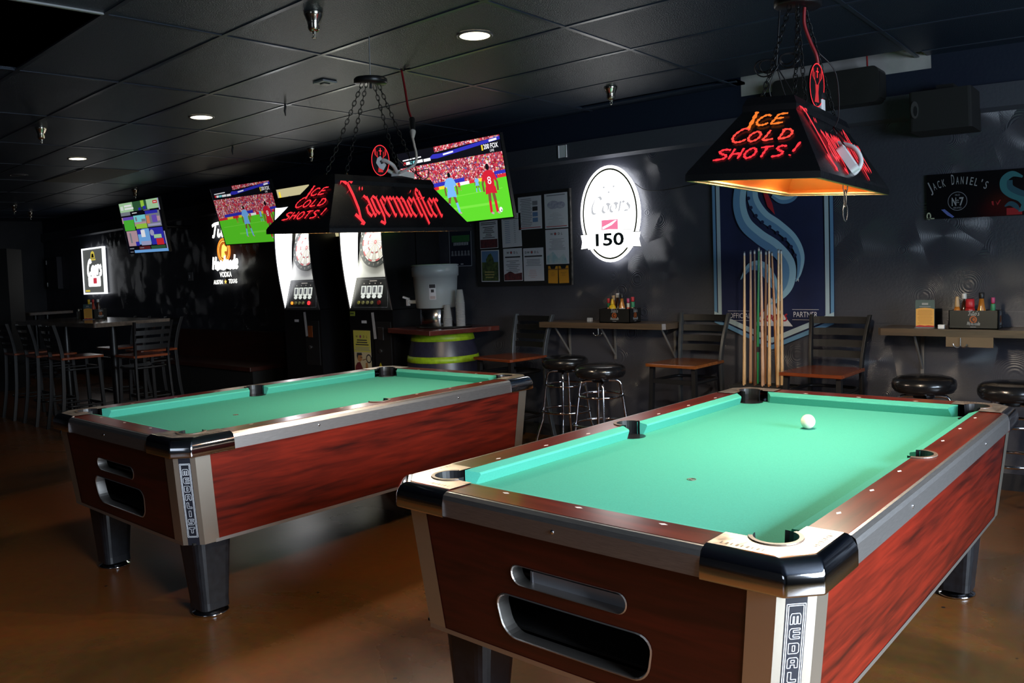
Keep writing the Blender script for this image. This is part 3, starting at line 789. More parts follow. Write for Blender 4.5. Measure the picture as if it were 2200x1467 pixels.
def make_lamp(label, loc, rot, canopy, top_z, bright, tagged):
    w, l, hs, H, tw, tl = 0.4333, 1.093, 0.021, 0.2142, 0.1755, 0.7489
    T = thing('billiard_lamp', label, 'pool table lamp', loc, 0, 'lamps hanging over the pool tables', rot=rot)
    R4 = lambda a, b, z: [(-a / 2, -b / 2, z), (a / 2, -b / 2, z), (a / 2, b / 2, z), (-a / 2, b / 2, z)]
    m = MB()
    m.loft([R4(w, l, 0), R4(w, l, hs), R4(w - 0.012, l - 0.012, hs + 0.012), R4(tw, tl, hs + H), R4(tw - 0.01, tl - 0.01, hs + H)], SHADE)
    m.loft([R4(w - 0.008, l - 0.008, 0.0), R4(w - 0.030, l - 0.030, hs + 0.004), R4(tw - 0.02, tl - 0.02, hs + H - 0.008)], SHADE_IN, cap=False)
    m.add(R4(tw - 0.02, tl - 0.02, hs + H - 0.008), [(0, 1, 2, 3)], SHADE_IN)
    m.add(R4(tw, tl, hs + H), [(0, 1, 2, 3)], SHADE)
    shade = m.build('shade', T, recalc=False)
    m = MB()
    for a, b, z0, z1 in ((w - 0.006, l - 0.006, 0.0, 0.006), (w - 0.034, l - 0.034, 0.006, 0.012)):
        m.loft([R4(a, b, z0), R4(a - 0.030, b - 0.030, z0), R4(a - 0.030, b - 0.030, z1), R4(a, b, z1), R4(a, b, z0)], LIP)
    m.build('lip', T)
    m = MB(); m.loft([R4(tw + .004, tl + .004, hs + H - 0.002), R4(tw + .004, tl + .004, hs + H + 0.018), R4(tw - 0.02, tl - 0.02, hs + H + 0.045)], SHADE)
    m.add(R4(tw - 0.02, tl - 0.02, hs + H + 0.045), [(0, 1, 2, 3)], SHADE); m.build('collar', T)
    # lettering: built flat in x-z then leaned onto a sloping face
    def on_face(mm, name, half, run, ry):
        """half = half depth at the bottom, run = inward run; ry turns about z"""
        o = mm.build(name, shade)
        tilt = atan2(run, H)
        o.location = Matrix.Rotation(ry, 3, 'Z') @ Vector((0, -half - 0.003, hs + 0.012))
        o.rotation_euler = (-tilt, 0, ry)
        return o
    slope_e = hypot(H, (l - tl) / 2)
    for ry in (0, pi):
        m = MB(); cols = (ORANGE_LIT, CORAL_LIT, RED_LIT) if bright else (RED_LIT, RED_LIT, RED_LIT)  # near lamp: bulb glow behind the rows is put into the letter colours
        for word, z0, h, cx, adv, cm in (('ICE', 0.186, 0.052, 0.004, 0.052, cols[0]), ('COLD', 0.117, 0.050, -0.004, 0.050, cols[1]), ('SHOTS!', 0.046, 0.050, -0.004, 0.046, cols[2])):
            n = len(word); x = cx - adv * n / 2 + 0.004
            for i, chh in enumerate(word):
                big = 1.25 if (i == 0) else 1.0
                for st in HAND[chh]:
                    pts = spline([(x + .10 * 0 + (q[0]) * adv * 0.88 * (big if i == 0 else 1) + q[1] * 0.008, z0 + q[1] * h * (big if i == 0 and chh != 'S' else 0.9) + 0.03 * (x - cx) ) for q in st], 5)
                    k = len(pts)
                    ww = [0.0095 * (0.85 + 0.30 * sin(j * 2.1 + i)) * (0.75 if j in (0, k - 1) else 1) * (1.5 if (chh == 'I') else 1.0) for j in range(k)]
                    m.stroke(pts, 0.0, cm, ww)
                x += adv * (0.72 if chh == 'I' else (1.12 if i == 0 else 1.0))
        on_face(m, 'end_lettering', l / 2 - 0.006, (l - 0.012 - tl) / 2, ry)
    for ry in (pi / 2, -pi / 2):
        m = MB(); word = ['J', 'a', 'g', 'e', 'r', 'm', 'e', 'i', 's', 't', 'e', 'r']
        tot = sum(BL[q][0] for q in word); sc = 0.70 / tot; x = -0.35; vs = 0.118
        for i, q in enumerate(word):
            for st in BL[q][1]:
                P = [(x + a_ * sc, 0.050 + b_ * vs) for a_, b_ in st]
                m.stroke(P, 0.0, RED_LIT, 0.021 if q != 'J' else 0.024, ang=radians(38))
            if i == 1:
                for dx in (.26, .50): m.stroke([(x + dx * sc, 0.050 + 1.28 * vs), (x + (dx + .08) * sc, 0.050 + 1.42 * vs)], 0.0, RED_LIT, 0.016, ang=radians(38))
            x += BL[q][0] * sc
        on_face(m, 'side_lettering', w / 2 - 0.006, (w - 0.012 - tw) / 2, ry)
    # bulbs
    for y in (-0.27, 0.27):
        m = MB(); m.lathe(((0.0, -0.060), (0.018, -0.054), (0.028, -0.034), (0.024, -0.010), (0.013, 0.012)), BULB, (0, y, 0.155), 14); m.lathe(((0.014, 0.012), (0.014, 0.05)), BLACKP, (0, y, 0.155), 10)
        m.build('bulb', T)
        li = bpy.data.lights.new('bulb_light', 'SPOT'); li.energy = 52.0 if bright else 24.0; li.color = (1.0, 0.84, 0.62); li.shadow_soft_size = 0.03; li.spot_size = radians(168); li.spot_blend = 0.25
        lo = bpy.data.objects.new('bulb_light', li); COL.objects.link(lo); lo.parent = T; lo.location = (0, y, 0.038)
        li = bpy.data.lights.new('bulb_glow', 'POINT'); li.energy = 3.4; li.color = (1.0, 0.78, 0.50); li.shadow_soft_size = 0.03
        lo = bpy.data.objects.new('bulb_glow', li); COL.objects.link(lo); lo.parent = T; lo.location = (0, y, 0.095)
    # oval emblem standing on the collar
    m = MB(); stag_oval(m, 0.0, 1.0)
    if tagged:
        m.add([(-.022, -.004, .010), (-.002, -.004, .022), (.034, -.004, -.022), (.016, -.004, -.050), (-.010, -.004, -.040), (-.030, -.004, -.014)], [(0, 1, 2, 3, 4, 5)], PAPER)
        m.add([(-.008, -.0046, -.004), (.006, -.0046, .004), (.016, -.0046, -.014), (.002, -.0046, -.020)], [(0, 1, 2, 3)], INK)
    o = m.build('oval_emblem', T); o.location = (0.060, -0.02, 0.365); o.rotation_euler = (0, 0, radians(78))
    m = MB(); m.cyl((0.05, -0.02, 0.27), (0.058, -0.02, 0.30), 0.004, BLACKP, n=8); m.build('emblem_stem', T)
    # chains, canopy, rod (given in world space, brought into the lamp's frame)
    inv = (Matrix.Translation(loc) @ Euler(rot).to_matrix().to_4x4()).inverted()
    cl = inv @ Vector(canopy)
    up = (inv.to_3x3() @ Vector((0, 0, 1))).normalized()
    m = MB(); m.lathe(((0.0, 0.012), (0.03, 0.014), (0.078, 0.012), (0.086, 0.004), (0.086, -0.014), (0.080, -0.020), (0.0, -0.020)), BLACK, cl, 32, cap=False)
    m.cyl(cl + up * -0.02, cl + up * -0.045, 0.007, BLACKP, n=10); m.build('canopy', T)
    m = MB(); tp = inv @ Vector((canopy[0], canopy[1], top_z)); m.cyl(cl, tp, 0.003, STEEL, n=8); m.build('suspension_rod', T)
    for i, (px, py) in enumerate(((-0.05, -0.30), (0.05, -0.26), (-0.05, 0.26), (0.05, 0.30))):
        m = MB(); sgn_ = -1 if py < 0 else 1
        a_ = cl + Vector((0.015 * (1 if px > 0 else -1), 0.045 * sgn_, -0.02)); b_ = Vector((px, py, hs + H + 0.045))
        chain(m, a_, b_, 0.0); m.build('chain', T)
    m = MB()
    for px, py in ((-0.05, -0.30), (0.05, -0.26), (-0.05, 0.26), (0.05, 0.30)): m.ring((px, py, hs + H + 0.047), 0.010, 0.0025, mat('brass', (0.6, 0.42, 0.16), 0.25, 1.0), n=12, k=4, axis='x')
    m.build('chain_ring', T)
    return T, inv

LA, invA = make_lamp('black lamp over the farther pool table, red lettering facing the viewer', (-3.3628, -2.5771, 1.6058), (0.0301, 0.0460, 0.1274), (-3.335, -2.60, 2.385), ZC, False, True)
LB, invB = make_lamp('black lamp over the nearest pool table with orange and red lettering', (-1.1654, -2.4353, 1.6436), (0.0173, 0.0526, 0.0999), (-1.150, -2.44, 2.320), ZC, True, False)

# dangling chain end under the near lamp
m = MB(); chain(m, (-0.975, -2.50, 1.66), (-0.977, -2.50, 1.520), pitch=0.036, r=0.0022); m.cyl((-0.975, -2.50, 1.70), (-0.975, -2.50, 1.655), 0.0015, BLACKP, n=6)
for vv, ff in (): pass
o = m.build('pull_chain', LB); o.matrix_parent_inverse = LB.matrix_world.inverted() if False else invB
# black loops of tied-up wire on the near lamp's chains
m = MB()
cx, cy, cz = -1.215, -2.50, 2.085
for k, (dx, rx, rz_) in enumerate(((-0.040, .045, .030), (-0.030, .036, .024), (-0.045, .040, .022), (0.045, .038, .026), (0.040, .030, .018))):
    m.tube([(cx + dx + rx * cos(t), cy + 0.01 * sin(2 * t) + .004 * k, cz + 0.006 * k + rz_ * sin(t)) for t in [2 * pi * i / 20 for i in range(20)]], 0.0026, BLACKP, n=5, closed=True)
m.tube(spline([(cx, cy, cz), (cx - .03, cy, cz - .08), (cx - .015, cy + .02, cz - .16), (cx - .05, cy, cz - .20)], 6), 0.0024, BLACKP, n=5)
m.tube(spline([(cx, cy, cz), (cx + .05, cy, cz - .09), (cx + .09, cy, cz - .18), (cx + .13, cy + .02, cz - .26)], 6), 0.0024, BLACKP, n=5)
m.tube(spline([(cx, cy, cz), (cx + .02, cy + .03, cz - .11), (cx + .06, cy + .05, cz - .20), (cx + .11, cy + .05, cz - .30)], 6), 0.0024, BLACKP, n=5)
m.tube(spline([(cx + .02, cy, cz + .20), (cx + .01, cy, cz + .10), (cx, cy, cz)], 6), 0.0030, BLACKP, n=5)
m.tube(spline([(cx + .16, cy, cz + .02), (cx + .20, cy + .05, cz - .05), (cx + .205, cy + .05, cz - .20), (cx + .19, cy, cz - .26)], 6), 0.0024, BLACKP, n=5)
o = m.build('tied_wire', LB); o.matrix_parent_inverse = invB

# extension cords feeding the lamps
t = thing('extension_cord', 'red extension cord dropping from the ceiling to the farther lamp', 'cord', (-3.774, -1.985, ZC), 0, 'cords feeding the lamps')
P = lambda x, y, z: (x + 3.774, y + 1.985, z - ZC)
m = MB(); m.tube([P(*q) for q in spline([(-3.774, -1.985, 2.62), (-3.70, -2.03, 2.49), (-3.58, -2.12, 2.34), (-3.475, -2.19, 2.245)], 8)], 0.0065, REDCORD, n=8); m.build('cord', t)
m = MB(); m.cyl(P(-3.478, -2.187, 2.25), P(-3.385, -2.27, 2.155), 0.017, BLACKP, r1=0.014, n=12); m.build('plug', t)
m = MB(); m.cyl(P(-3.390, -2.266, 2.160), P(-3.345, -2.31, 2.115), 0.017, WCORD, r1=0.008, n=12)
m.tube([P(*q) for q in spline([(-3.345, -2.31, 2.115), (-3.28, -2.36, 2.06), (-3.225, -2.40, 2.00), (-3.19, -2.45, 1.945), (-3.24, -2.50, 1.905)], 8)], 0.007, WCORD, n=8)
m.build('lamp_lead', t, None)
t = thing('power_strip', 'white power strip lying on top of the farther lamp', 'power strip', (-3.285, -2.50, 1.893), 0.35)
m = MB(); m.rbox((-0.03, 0.0, 0.0), (0.03, 0.17, 0.03), WHITE, 0.012, 3)
m.build('body', t)
m = MB(); m.tube(spline([(-0.02, 0.0, 0.02), (-0.045, -0.05, 0.05), (-0.02, -0.085, 0.075), (0.02, -0.06, 0.05), (0.01, 0.0, 0.02)], 7), 0.010, WCORD, n=8); m.build('cord', t)
m = MB(); m.tube(spline([(0.0, 0.15, 0.02), (0.03, 0.20, 0.04), (0.03, 0.33, 0.065), (0.0, 0.38, 0.03), (0.02, 0.28, 0.012), (0.0, 0.18, 0.05), (-0.01, 0.05, 0.10)], 8), 0.003, BLACKP, n=5); m.build('wire', t)

t = thing('extension_cord', 'red extension cord running down beside the chains of the nearest lamp', 'cord', (-1.13, -2.44, 2.30), 0, 'cords feeding the lamps')
P = lambda x, y, z: (x + 1.13, y + 2.44, z - 2.30)
m = MB(); m.tube([P(*q) for q in spline([(-1.125, -2.44, 2.295), (-1.128, -2.44, 2.235), (-1.112, -2.43, 2.17), (-1.094, -2.42, 2.115), (-1.098, -2.40, 2.06), (-1.105, -2.40, 2.015)], 8)], 0.0065, REDCORD, n=8); m.build('cord', t)
m = MB(); m.cyl(P(-1.105, -2.40, 2.02), P(-1.094, -2.40, 1.960), 0.015, BLACKP, r1=0.024, n=12); m.build('plug', t)
m = MB(); m.rbox(P(-1.112, -2.42, 1.885), P(-1.078, -2.385, 1.960), WHITE, 0.008, 3); m.tube([P(*q) for q in spline([(-1.09, -2.40, 1.89), (-1.08, -2.42, 1.85), (-1.035, -2.44, 1.80), (-0.96, -2.45, 1.77), (-0.935, -2.45, 1.72), (-0.955, -2.47, 1.678), (-0.985, -2.48, 1.70)], 8)], 0.009, WCORD, n=8); m.build('adapter', t)
t = thing('outlet_box', 'white outlet box lying on the sloping side of the nearest lamp', 'outlet box', (-0.955, -2.560, 1.712), 0, None, rot=(0, radians(58), radians(8)))
m = MB(); m.rbox((-0.050, -0.028, 0), (0.050, 0.028, 0.026), WHITE, 0.012, 4)
m.build('body', t, bevel=0.003)
m = MB()
for x, y in ((-.035, -.014), (-.035, .014), (.035, -.014), (.035, .014)): m.cyl((x, y, .026), (x, y, .0268), 0.003, GREYINK, n=8)
m.build('screw', t)
m = MB(); m.tube(spline([(0.0, 0.03, 0.012), (-.05, .08, .02), (-.12, .11, .02), (-.13, .05, .03), (-.06, .02, .04)], 8), 0.003, BLACKP, n=5); m.build('wire', t)

# ------------------------------------------------------------------ televisions
def crowd(name, s):
    if name in MATS: return MATS[name]
    m = bpy.data.materials.new(name); MATS[name] = m; m.use_nodes = True
    nt = m.node_tree; b = nt.nodes['Principled BSDF']; b.inputs['Base Color'].default_value = (.01, .01, .01, 1)
    tc = nt.nodes.new('ShaderNodeTexCoord'); vo = nt.nodes.new('ShaderNodeTexVoronoi'); vo.inputs['Scale'].default_value = 85
    nt.links.new(tc.outputs['Object'], vo.inputs['Vector'])
    sp = nt.nodes.new('ShaderNodeSeparateColor'); nt.links.new(vo.outputs['Color'], sp.inputs[0])
    cr = nt.nodes.new('ShaderNodeValToRGB'); cr.color_ramp.interpolation = 'CONSTANT'; e = cr.color_ramp.elements
    stops = [(0.0, (.30, .012, .03)), (.22, (.62, .04, .07)), (.42, (.75, .30, .33)), (.56, (.80, .68, .66)), (.66, (.28, .06, .09)), (.80, (.55, .10, .12)), (.90, (.12, .10, .28)), (.96, (.45, .35, .10))]
    e[0].position, e[0].color = stops[0][0], (*stops[0][1], 1); e[1].position, e[1].color = stops[1][0], (*stops[1][1], 1)
    for p, c_ in stops[2:]: x = e.new(p); x.color = (*c_, 1)
    nt.links.new(sp.outputs[0], cr.inputs['Fac']); nt.links.new(cr.outputs['Color'], b.inputs['Emission Color'])
    b.inputs['Emission Strength'].default_value = s
    return m
TVK = 1.35
_PAL = dict(GREEN=(88, 200, 40), GREEN2=(112, 210, 62), BLUE=(45, 45, 170), YEL=(225, 198, 50), RED=(205, 40, 50), WHITE=(235, 235, 240), SKY=(112, 168, 228), KIT=(195, 28, 48), SKIN=(120, 75, 55), DARK=(10, 10, 18), CYAN=(120, 205, 212), PURP=(105, 80, 180), GREY=(120, 125, 135), LAV=(160, 160, 195), LIME=(150, 200, 65), PALEG=(165, 205, 160), DKG=(45, 85, 55), PINK=(180, 148, 158), ORG=(210, 130, 92), TURF=(75, 180, 55), MAROON=(90, 30, 35))
def palette(k):
    class P: pass
    q = P()
    for n, c_ in _PAL.items(): setattr(q, n, glow('screen_%s_%d' % (n.lower(), int(k * 100)), lin(c_), k))
    q.CROWD = crowd('screen_crowd_%d' % int(k * 100), k * 0.9)
    return q
S_CREAM = glow('screen_cream', lin((205, 195, 150)), 0.9)
def footballer(mm, K, x, z, h, kit, y, lean=0.0, num=None, stride=0.10, skin=None, sock=None):
    """small figure shown on a screen; x,z = between the feet"""
    skin = skin or K.SKIN; sock = sock or kit
    q = lambda a, b: (x + (a + lean * b) * h, z + b * h)
    for sg in (-1, 1):
        mm.stroke([q(sg * .045, .50), q(sg * (.05 + stride * .6), .26)], y, skin, .075 * h)
        mm.stroke([q(sg * (.05 + stride * .6), .27), q(sg * (.05 + stride), .03)], y - .0002, sock, .065 * h)
        mm.stroke([q(sg * (.05 + stride), .03), q(sg * (.05 + stride) + .06, .01)], y - .0003, K.PINK, .04 * h)
        mm.stroke([q(sg * .11, .80), q(sg * .19, .62), q(sg * .18, .46)], y + .0001, skin, .05 * h)
        mm.stroke([q(sg * .10, .81), q(sg * .17, .67)], y - .0001, kit, .07 * h)
    mm.plate([q(-.13, .55), q(.13, .55), q(.15, .40), q(.02, .42), q(-.02, .42), q(-.15, .40)], y - .0004, kit)
    mm.plate([q(-.13, .84), q(-.05, .87), q(.05, .87), q(.13, .84), q(.11, .53), q(-.11, .53)], y - .0005, kit)
    mm.ell(q(0, .94)[0], q(0, .94)[1], .048 * h, .065 * h, y - .0005, K.DARK, 12)
    if num: mm.text(num, q(0, 0)[0] + lean * .65 * h, z + .60 * h, .15 * h, y - .001, K.WHITE)

def make_tv(label, loc, rot, content, Wd=1.15, arm=True, case=None, lum=1.3):
    T = thing('television', label, 'television', loc, 0, 'televisions on the wall', rot=rot)
    w, h = Wd / 2, Wd * 9 / 32
    case = case or BLACKP
    m = MB(); b = 0.012
    m.loft([[(a * (w + o), y, c_ * (h + o)) for a, c_ in ((-1, -1), (1, -1), (1, 1), (-1, 1))] for o, y in ((0.0, -0.001), (0.002, -0.006), (b, -0.006), (b, 0.030), (-0.04, 0.045))], case, cap=False)
    m.add([(-w + .04, .045, -h + .04), (w - .04, .045, -h + .04), (w - .04, .045, h - .04), (-w + .04, .045, h - .04)], [(0, 1, 2, 3)], case)
    m.build('case', T)
    m = MB(); content(m, w, h, -0.002, palette(lum)); m.build('screen', T, recalc=False)
    if arm:
        M = Matrix.Translation(loc) @ Euler(rot).to_matrix().to_4x4(); inv = M.inverted()
        wl = inv @ Vector((loc[0], -0.002, loc[2]))
        m = MB(); m.box((0, 0.055, 0), (0.22, 0.02, 0.30), BLACK); m.cyl((0, 0.06, 0), wl, 0.022, BLACK, n=10)
        m.build('wall_arm', T)
    return T

def match(mm, w, h, y, K):
    U = lambda u: -w + 2 * w * u
    V = lambda v: -h + 2 * h * v
    CR = K.CROWD
    def band(pts, mt, dy): mm.plate([(U(a), V(b)) for a, b in pts], y - dy, mt)
    band([(0, 0), (1, 0), (1, .50), (0, .44)], K.GREEN, 0)
    band([(0, .44), (1, .50), (1, .80), (0, .80)], CR, 0)
    band([(0, .80), (1, .80), (1, 1), (0, 1)], K.DARK, 0)
    band([(.38, .93), (1, .98), (1, 1), (.38, 1)], CR, .0003)
    band([(.30, .86), (.40, .85), (1, .945), (1, .985), (.45, .905), (.36, .91)], K.BLUE, .0004)
    band([(.46, .875), (.56, .89), (.56, .91), (.46, .895)], K.WHITE, .0006); band([(.90, .935), (.97, .945), (.97, .97), (.90, .96)], K.WHITE, .0006)
    for k, (a, b, c_) in enumerate(((.0, .16, K.RED), (.16, .26, K.YEL), (.26, .36, K.RED), (.36, .55, K.YEL), (.55, .66, K.WHITE), (.66, .74, K.RED), (.74, .86, K.YEL), (.86, .92, K.BLUE), (.92, 1, K.RED))):
        zz = lambda u: .43 + .07 * u
        band([(a, zz(a) - .005), (b, zz(b) - .005), (b, zz(b) + .035), (a, zz(a) + .035)], c_, .0004)
    band([(.12, .475), (.62, .51), (.62, .56), (.12, .525)], K.BLUE, .0005); band([(.90, .535), (1, .54), (1, .58), (.90, .575)], K.BLUE, .0005)
    band([(.05, .30), (.95, .36), (.95, .37), (.05, .31)], K.GREEN2, .0003); band([(.3, .16), (.9, .18), (.9, .21), (.3, .19)], K.GREEN2, .0003)
    # score strip and channel mark
    band([(.03, .83), (.33, .85), (.33, .90), (.03, .88)], K.DARK, .0006)
    for a, b, c_ in ((.045, .07, K.RED), (.075, .115, K.WHITE), (.12, .17, K.CYAN), (.175, .25, K.WHITE), (.26, .33, K.WHITE)): band([(a, .835), (b, .838), (b, .875), (a, .872)], c_, .0008)
    band([(.045, .89), (.24, .90), (.24, .915), (.045, .905)], K.WHITE, .0008)
    band([(.825, .845), (.838, .847), (.838, .915), (.825, .913)], K.YEL, .0008)
    mm.text('200 FOX', U(.91), V(.858), .058 * 2 * h, y - .001, K.WHITE, w=.13 * 2 * w, bold=.02)
    mm.text('LIVE', U(.915), V(.815), .03 * 2 * h, y - .001, K.WHITE, w=.035 * 2 * w)
    footballer(mm, K, U(.47), V(.11), .54 * 2 * h, K.SKY, y - .001, 0.03, None, .12)
    footballer(mm, K, U(.845), V(.06), .62 * 2 * h, K.KIT, y - .001, 0.0, '8', .03)
    footballer(mm, K, U(.73), V(.35), .20 * 2 * h, K.SKY, y - .001)
    footballer(mm, K, U(.56), V(.40), .12 * 2 * h, K.KIT, y - .001); footballer(mm, K, U(.32), V(.36), .14 * 2 * h, K.KIT, y - .001)
    mm.ell(U(.905), V(.105), .026 * 2 * h, .032 * 2 * h, y - .002, K.WHITE, 16); mm.ell(U(.91), V(.095), .011 * 2 * h, .013 * 2 * h, y - .0022, K.GREY, 10)

def guide(mm, w, h, y, K):
    U = lambda u: -w + 2 * w * u
    V = lambda v: -h + 2 * h * v
    R = lambda a, b, c_, d, mt, k=.0004: mm.rect(U(a), V(b), U(c_), V(d), y - k, mt)
    R(0, 0, 1, 1, K.DARK, 0)
    R(0, .82, .35, 1, K.PALEG); R(.35, .82, .70, 1, K.DKG); R(.70, .82, .97, 1, K.PALEG); R(.48, .82, .54, .87, K.BLUE, .0008); R(.60, .83, .67, .89, K.BLUE, .0008); R(.56, .88, .64, 1, K.LIME, .0007)
    for k in range(4): R(.03 + .018 * k, .86, .042 + .018 * k, .94, K.WHITE, .001)
    R(.13, .92, .32, .955, K.WHITE, .001); R(.13, .865, .36, .90, K.WHITE, .001)
    R(.85, .91, .955, .965, K.RED, .001); R(.87, .93, .935, .945, K.WHITE, .0014)
    R(.97, .78, 1, 1, K.LAV); R(.97, .05, 1, .38, K.LAV)
    R(.0, .75, .25, .82, K.GREY, .0003); R(.30, .775, .42, .79, K.WHITE, .001); R(.60, .80, .75, .815, K.GREY, .001)
    R(.03, .45, .30, .66, K.TURF); R(.03, .66, .30, .72, K.PURP); R(.0, .60, .06, .72, K.PINK, .0003)
    R(.31, .58, .61, .73, K.CYAN); R(.31, .52, .61, .60, K.PINK, .0006); R(.33, .47, .61, .56, K.LIME, .0008); R(.35, .62, .39, .70, K.GREY, .001); R(.50, .60, .60, .65, K.GREY, .001)
    R(.62, .48, .96, .78, K.GREY); R(.62, .73, .92, .79, K.BLUE, .0008); R(.62, .55, .70, .70, K.ORG, .0008); R(.76, .56, .88, .70, K.PURP, .001); R(.64, .50, .94, .54, K.LAV, .0012); R(.88, .58, .95, .67, K.PINK, .0012)
    R(.05, .14, .32, .44, K.PINK); R(.24, .14, .33, .22, K.BLUE, .0008); R(.12, .20, .16, .40, K.GREY, .0008)
    R(.33, .16, .63, .46, K.SKY); R(.33, .36, .45, .46, K.BLUE, .0008); R(.42, .30, .52, .44, K.WHITE, .001); R(.38, .14, .62, .22, K.LAV, .001)
    R(.64, .14, .96, .46, K.BLUE); mm.ell(U(.69), V(.37), .05 * 2 * w, .06 * 2 * h, y - .001, K.LAV, 16); R(.72, .26, .90, .33, K.PALEG, .0012); R(.76, .13, .93, .25, K.RED, .0012)
    R(.30, .06, .58, .12, K.MAROON); R(.60, .06, .95, .12, K.DKG); R(.05, .08, .16, .10, K.GREY, .001); R(.32, .085, .42, .10, K.GREY, .001)
    R(.16, 0, 1, .055, K.SKY, .001); R(.05, .015, .13, .03, K.GREY, .001)

def menu_screen(mm, w, h, y, K):
    U = lambda u: -w + 2 * w * u
    V = lambda v: -h + 2 * h * v
    mm.rect(-w, -h, w, h, y, S_CREAM)
    mm.rect(U(.03), V(.05), U(.06), V(.95), y - .0004, K.YEL)
    for k in range(3):
        mm.ell(U(.20), V(.82 - .22 * k), .02 * 2 * w, .035 * 2 * h, y - .0006, K.GREY, 10); mm.rect(U(.32), V(.80 - .22 * k), U(.75), V(.82 - .22 * k), y - .0006, K.GREY)

GREYCASE = mat('grey_tv_case', (0.28, 0.28, 0.29), 0.4)
make_tv('large television tilted above the bulletin board, showing a football match', (-4.870, -0.464, 2.122), (radians(11.5), radians(-0.86), radians(1.66)), match)
make_tv('television left of the farther lamp, football match, above the lit script sign', (-8.056, -0.445, 2.119), (radians(16.1), radians(1.1), radians(1.5)), match, lum=0.72)
make_tv('leftmost television showing a grid of small pictures', (-10.165, -0.645, 2.127), (radians(10.1), radians(1.2), radians(-0.6)), guide, lum=0.80)
make_tv('television with a cream screen mostly hidden behind the farther lamp', (-6.850, -0.46, 2.045), (radians(14), 0, radians(1.5)), menu_screen, 0.95)
# ------------------------------------------------------------------ lit beer and vodka signs
SIGN_W = glow('sign_white', (1.0, 1.0, 0.98), 3.0)
SIGN_EDGE = glow('sign_edge_light', (0.93, 0.95, 1.0), 9.0)
SIGN_SILVER = glow('sign_silver', (0.62, 0.64, 0.68), 0.9)
SIGN_PINK = glow('sign_pink', (1.0, 0.24, 0.42), 0.95)
SIGN_RING = mat('sign_gold_ring', (0.05, 0.055, 0.02), 0.4)
SIGN_INK = mat('sign_dark_print', (0.03, 0.04, 0.04), 0.5)

SCRIPT = {  # quick pen script, x-height ~ .5
 'C': [[(.92, .80), (.74, .98), (.40, .86), (.16, .45), (.22, .08), (.52, .02), (.80, .20)]],
 'o': [[(.45, .56), (.20, .44), (.12, .16), (.34, .02), (.58, .18), (.60, .42), (.45, .56), (.75, .46)]],
 'r': [[(.12, .50), (.28, .60), (.24, .30), (.18, .02)], [(.22, .36), (.42, .58), (.60, .52)]],
 's': [[(.50, .60), (.26, .48), (.46, .26), (.40, .06), (.05, .05)]],
 'T': [[(.05, .80), (.40, .92), (.95, .95)], [(.55, .92), (.42, .45), (.30, .04), (.10, .06)]],
 'i': [[(.18, .54), (.12, .12), (.28, .02), (.45, .20)]],
 't': [[(.30, .90), (.18, .20), (.32, .02), (.52, .22)], [(.06, .60), (.48, .64)]],
 "'": [[(.15, .98), (.08, .78)]],
 'H': [[(.22, .95), (.10, .04)], [(.80, .95), (.68, .04)], [(.14, .50), (.76, .55)]],
 'a': [[(.50, .50), (.22, .46), (.10, .18), (.26, .02), (.46, .20), (.54, .54), (.46, .12), (.66, .10)]],
 'n': [[(.12, .52), (.10, .02)], [(.10, .30), (.34, .56), (.48, .42), (.44, .10), (.62, .10)]],
 'd': [[(.48, .48), (.20, .46), (.10, .18), (.26, .02), (.48, .22)], [(.60, .96), (.48, .12), (.66, .08)]],
 'm': [[(.10, .52), (.08, .02)], [(.08, .30), (.28, .56), (.38, .42), (.36, .02)], [(.36, .30), (.58, .56), (.70, .42), (.66, .10), (.84, .10)]],
 'e': [[(.12, .28), (.50, .38), (.42, .56), (.18, .46), (.12, .14), (.32, .02), (.60, .16)]],
}
ADV = {'C': .95, 'o': .66, 'r': .58, 's': .56, 'T': .72, 'i': .42, 't': .50, "'": .22, 'H': .88, 'a': .64, 'n': .62, 'd': .66, 'm': .84, 'e': .58}
def script(mm, s, x0, z0, w, h, y, mt, pw, rise=0.0, ang=None):
    tot = sum(ADV[c_] for c_ in s); k = w / tot; x = x0
    for c_ in s:
        for st in SCRIPT[c_]:
            mm.stroke([(x + a * k + b * h * 0.10, z0 + b * h + rise * (x + a * k - x0)) for a, b in spline(st, 5)], y, mt, pw, ang)
        x += ADV[c_] * k

t = thing('beer_sign', 'glowing white oval beer sign with a 150 ribbon on the grey wall', 'illuminated sign', (-3.605, 0, 1.798), 0, 'lit drink signs on the wall')
el = lambda rx, rz: [(rx * cos(2 * pi * i / 48), rz * sin(2 * pi * i / 48)) for i in range(48)]
m = MB(); m.ext(el(0.235, 0.33), -0.048, -0.004, WHITE); m.build('housing', t)
m = MB(); m.loft([[(x, -0.022, z) for x, z in el(0.245, 0.342)], [(x, -0.022, z) for x, z in el(0.262, 0.358)], [(x, -0.046, z) for x, z in el(0.266, 0.362)]], SIGN_EDGE); m.build('edge_light', t)
m = MB(); m.ext(el(0.273, 0.370), -0.056, -0.050, SIGN_W); face = m.build('face', t)
m = MB()
m.ann(0, 0, 0.252, 0.348, 0.013, -0.0565, SIGN_RING, n=60)
script(m, 'Coors', -0.18, 0.005, 0.37, 0.13, -0.0572, SIGN_SILVER, 0.020, 0.02, radians(35))
m.rect(-0.075, -0.125, 0.075, -0.045, -0.0572, SIGN_PINK)
m.plate([(-0.066, -0.117), (0.02, -0.085), (0.066, -0.052), (0.050, -0.052), (-0.01, -0.078), (-0.066, -0.098)], -0.0578, SIGN_W)
for a, b in ((-0.045, 0.205), (0.045, 0.205), (0.0, 0.165)): m.plate([(a - .010, b - .004), (a + .006, b - .007), (a + .012, b + .004), (a - .004, b + .008)], -0.0572, SIGN_SILVER)
m.build('printing', face, recalc=False)
m = MB()
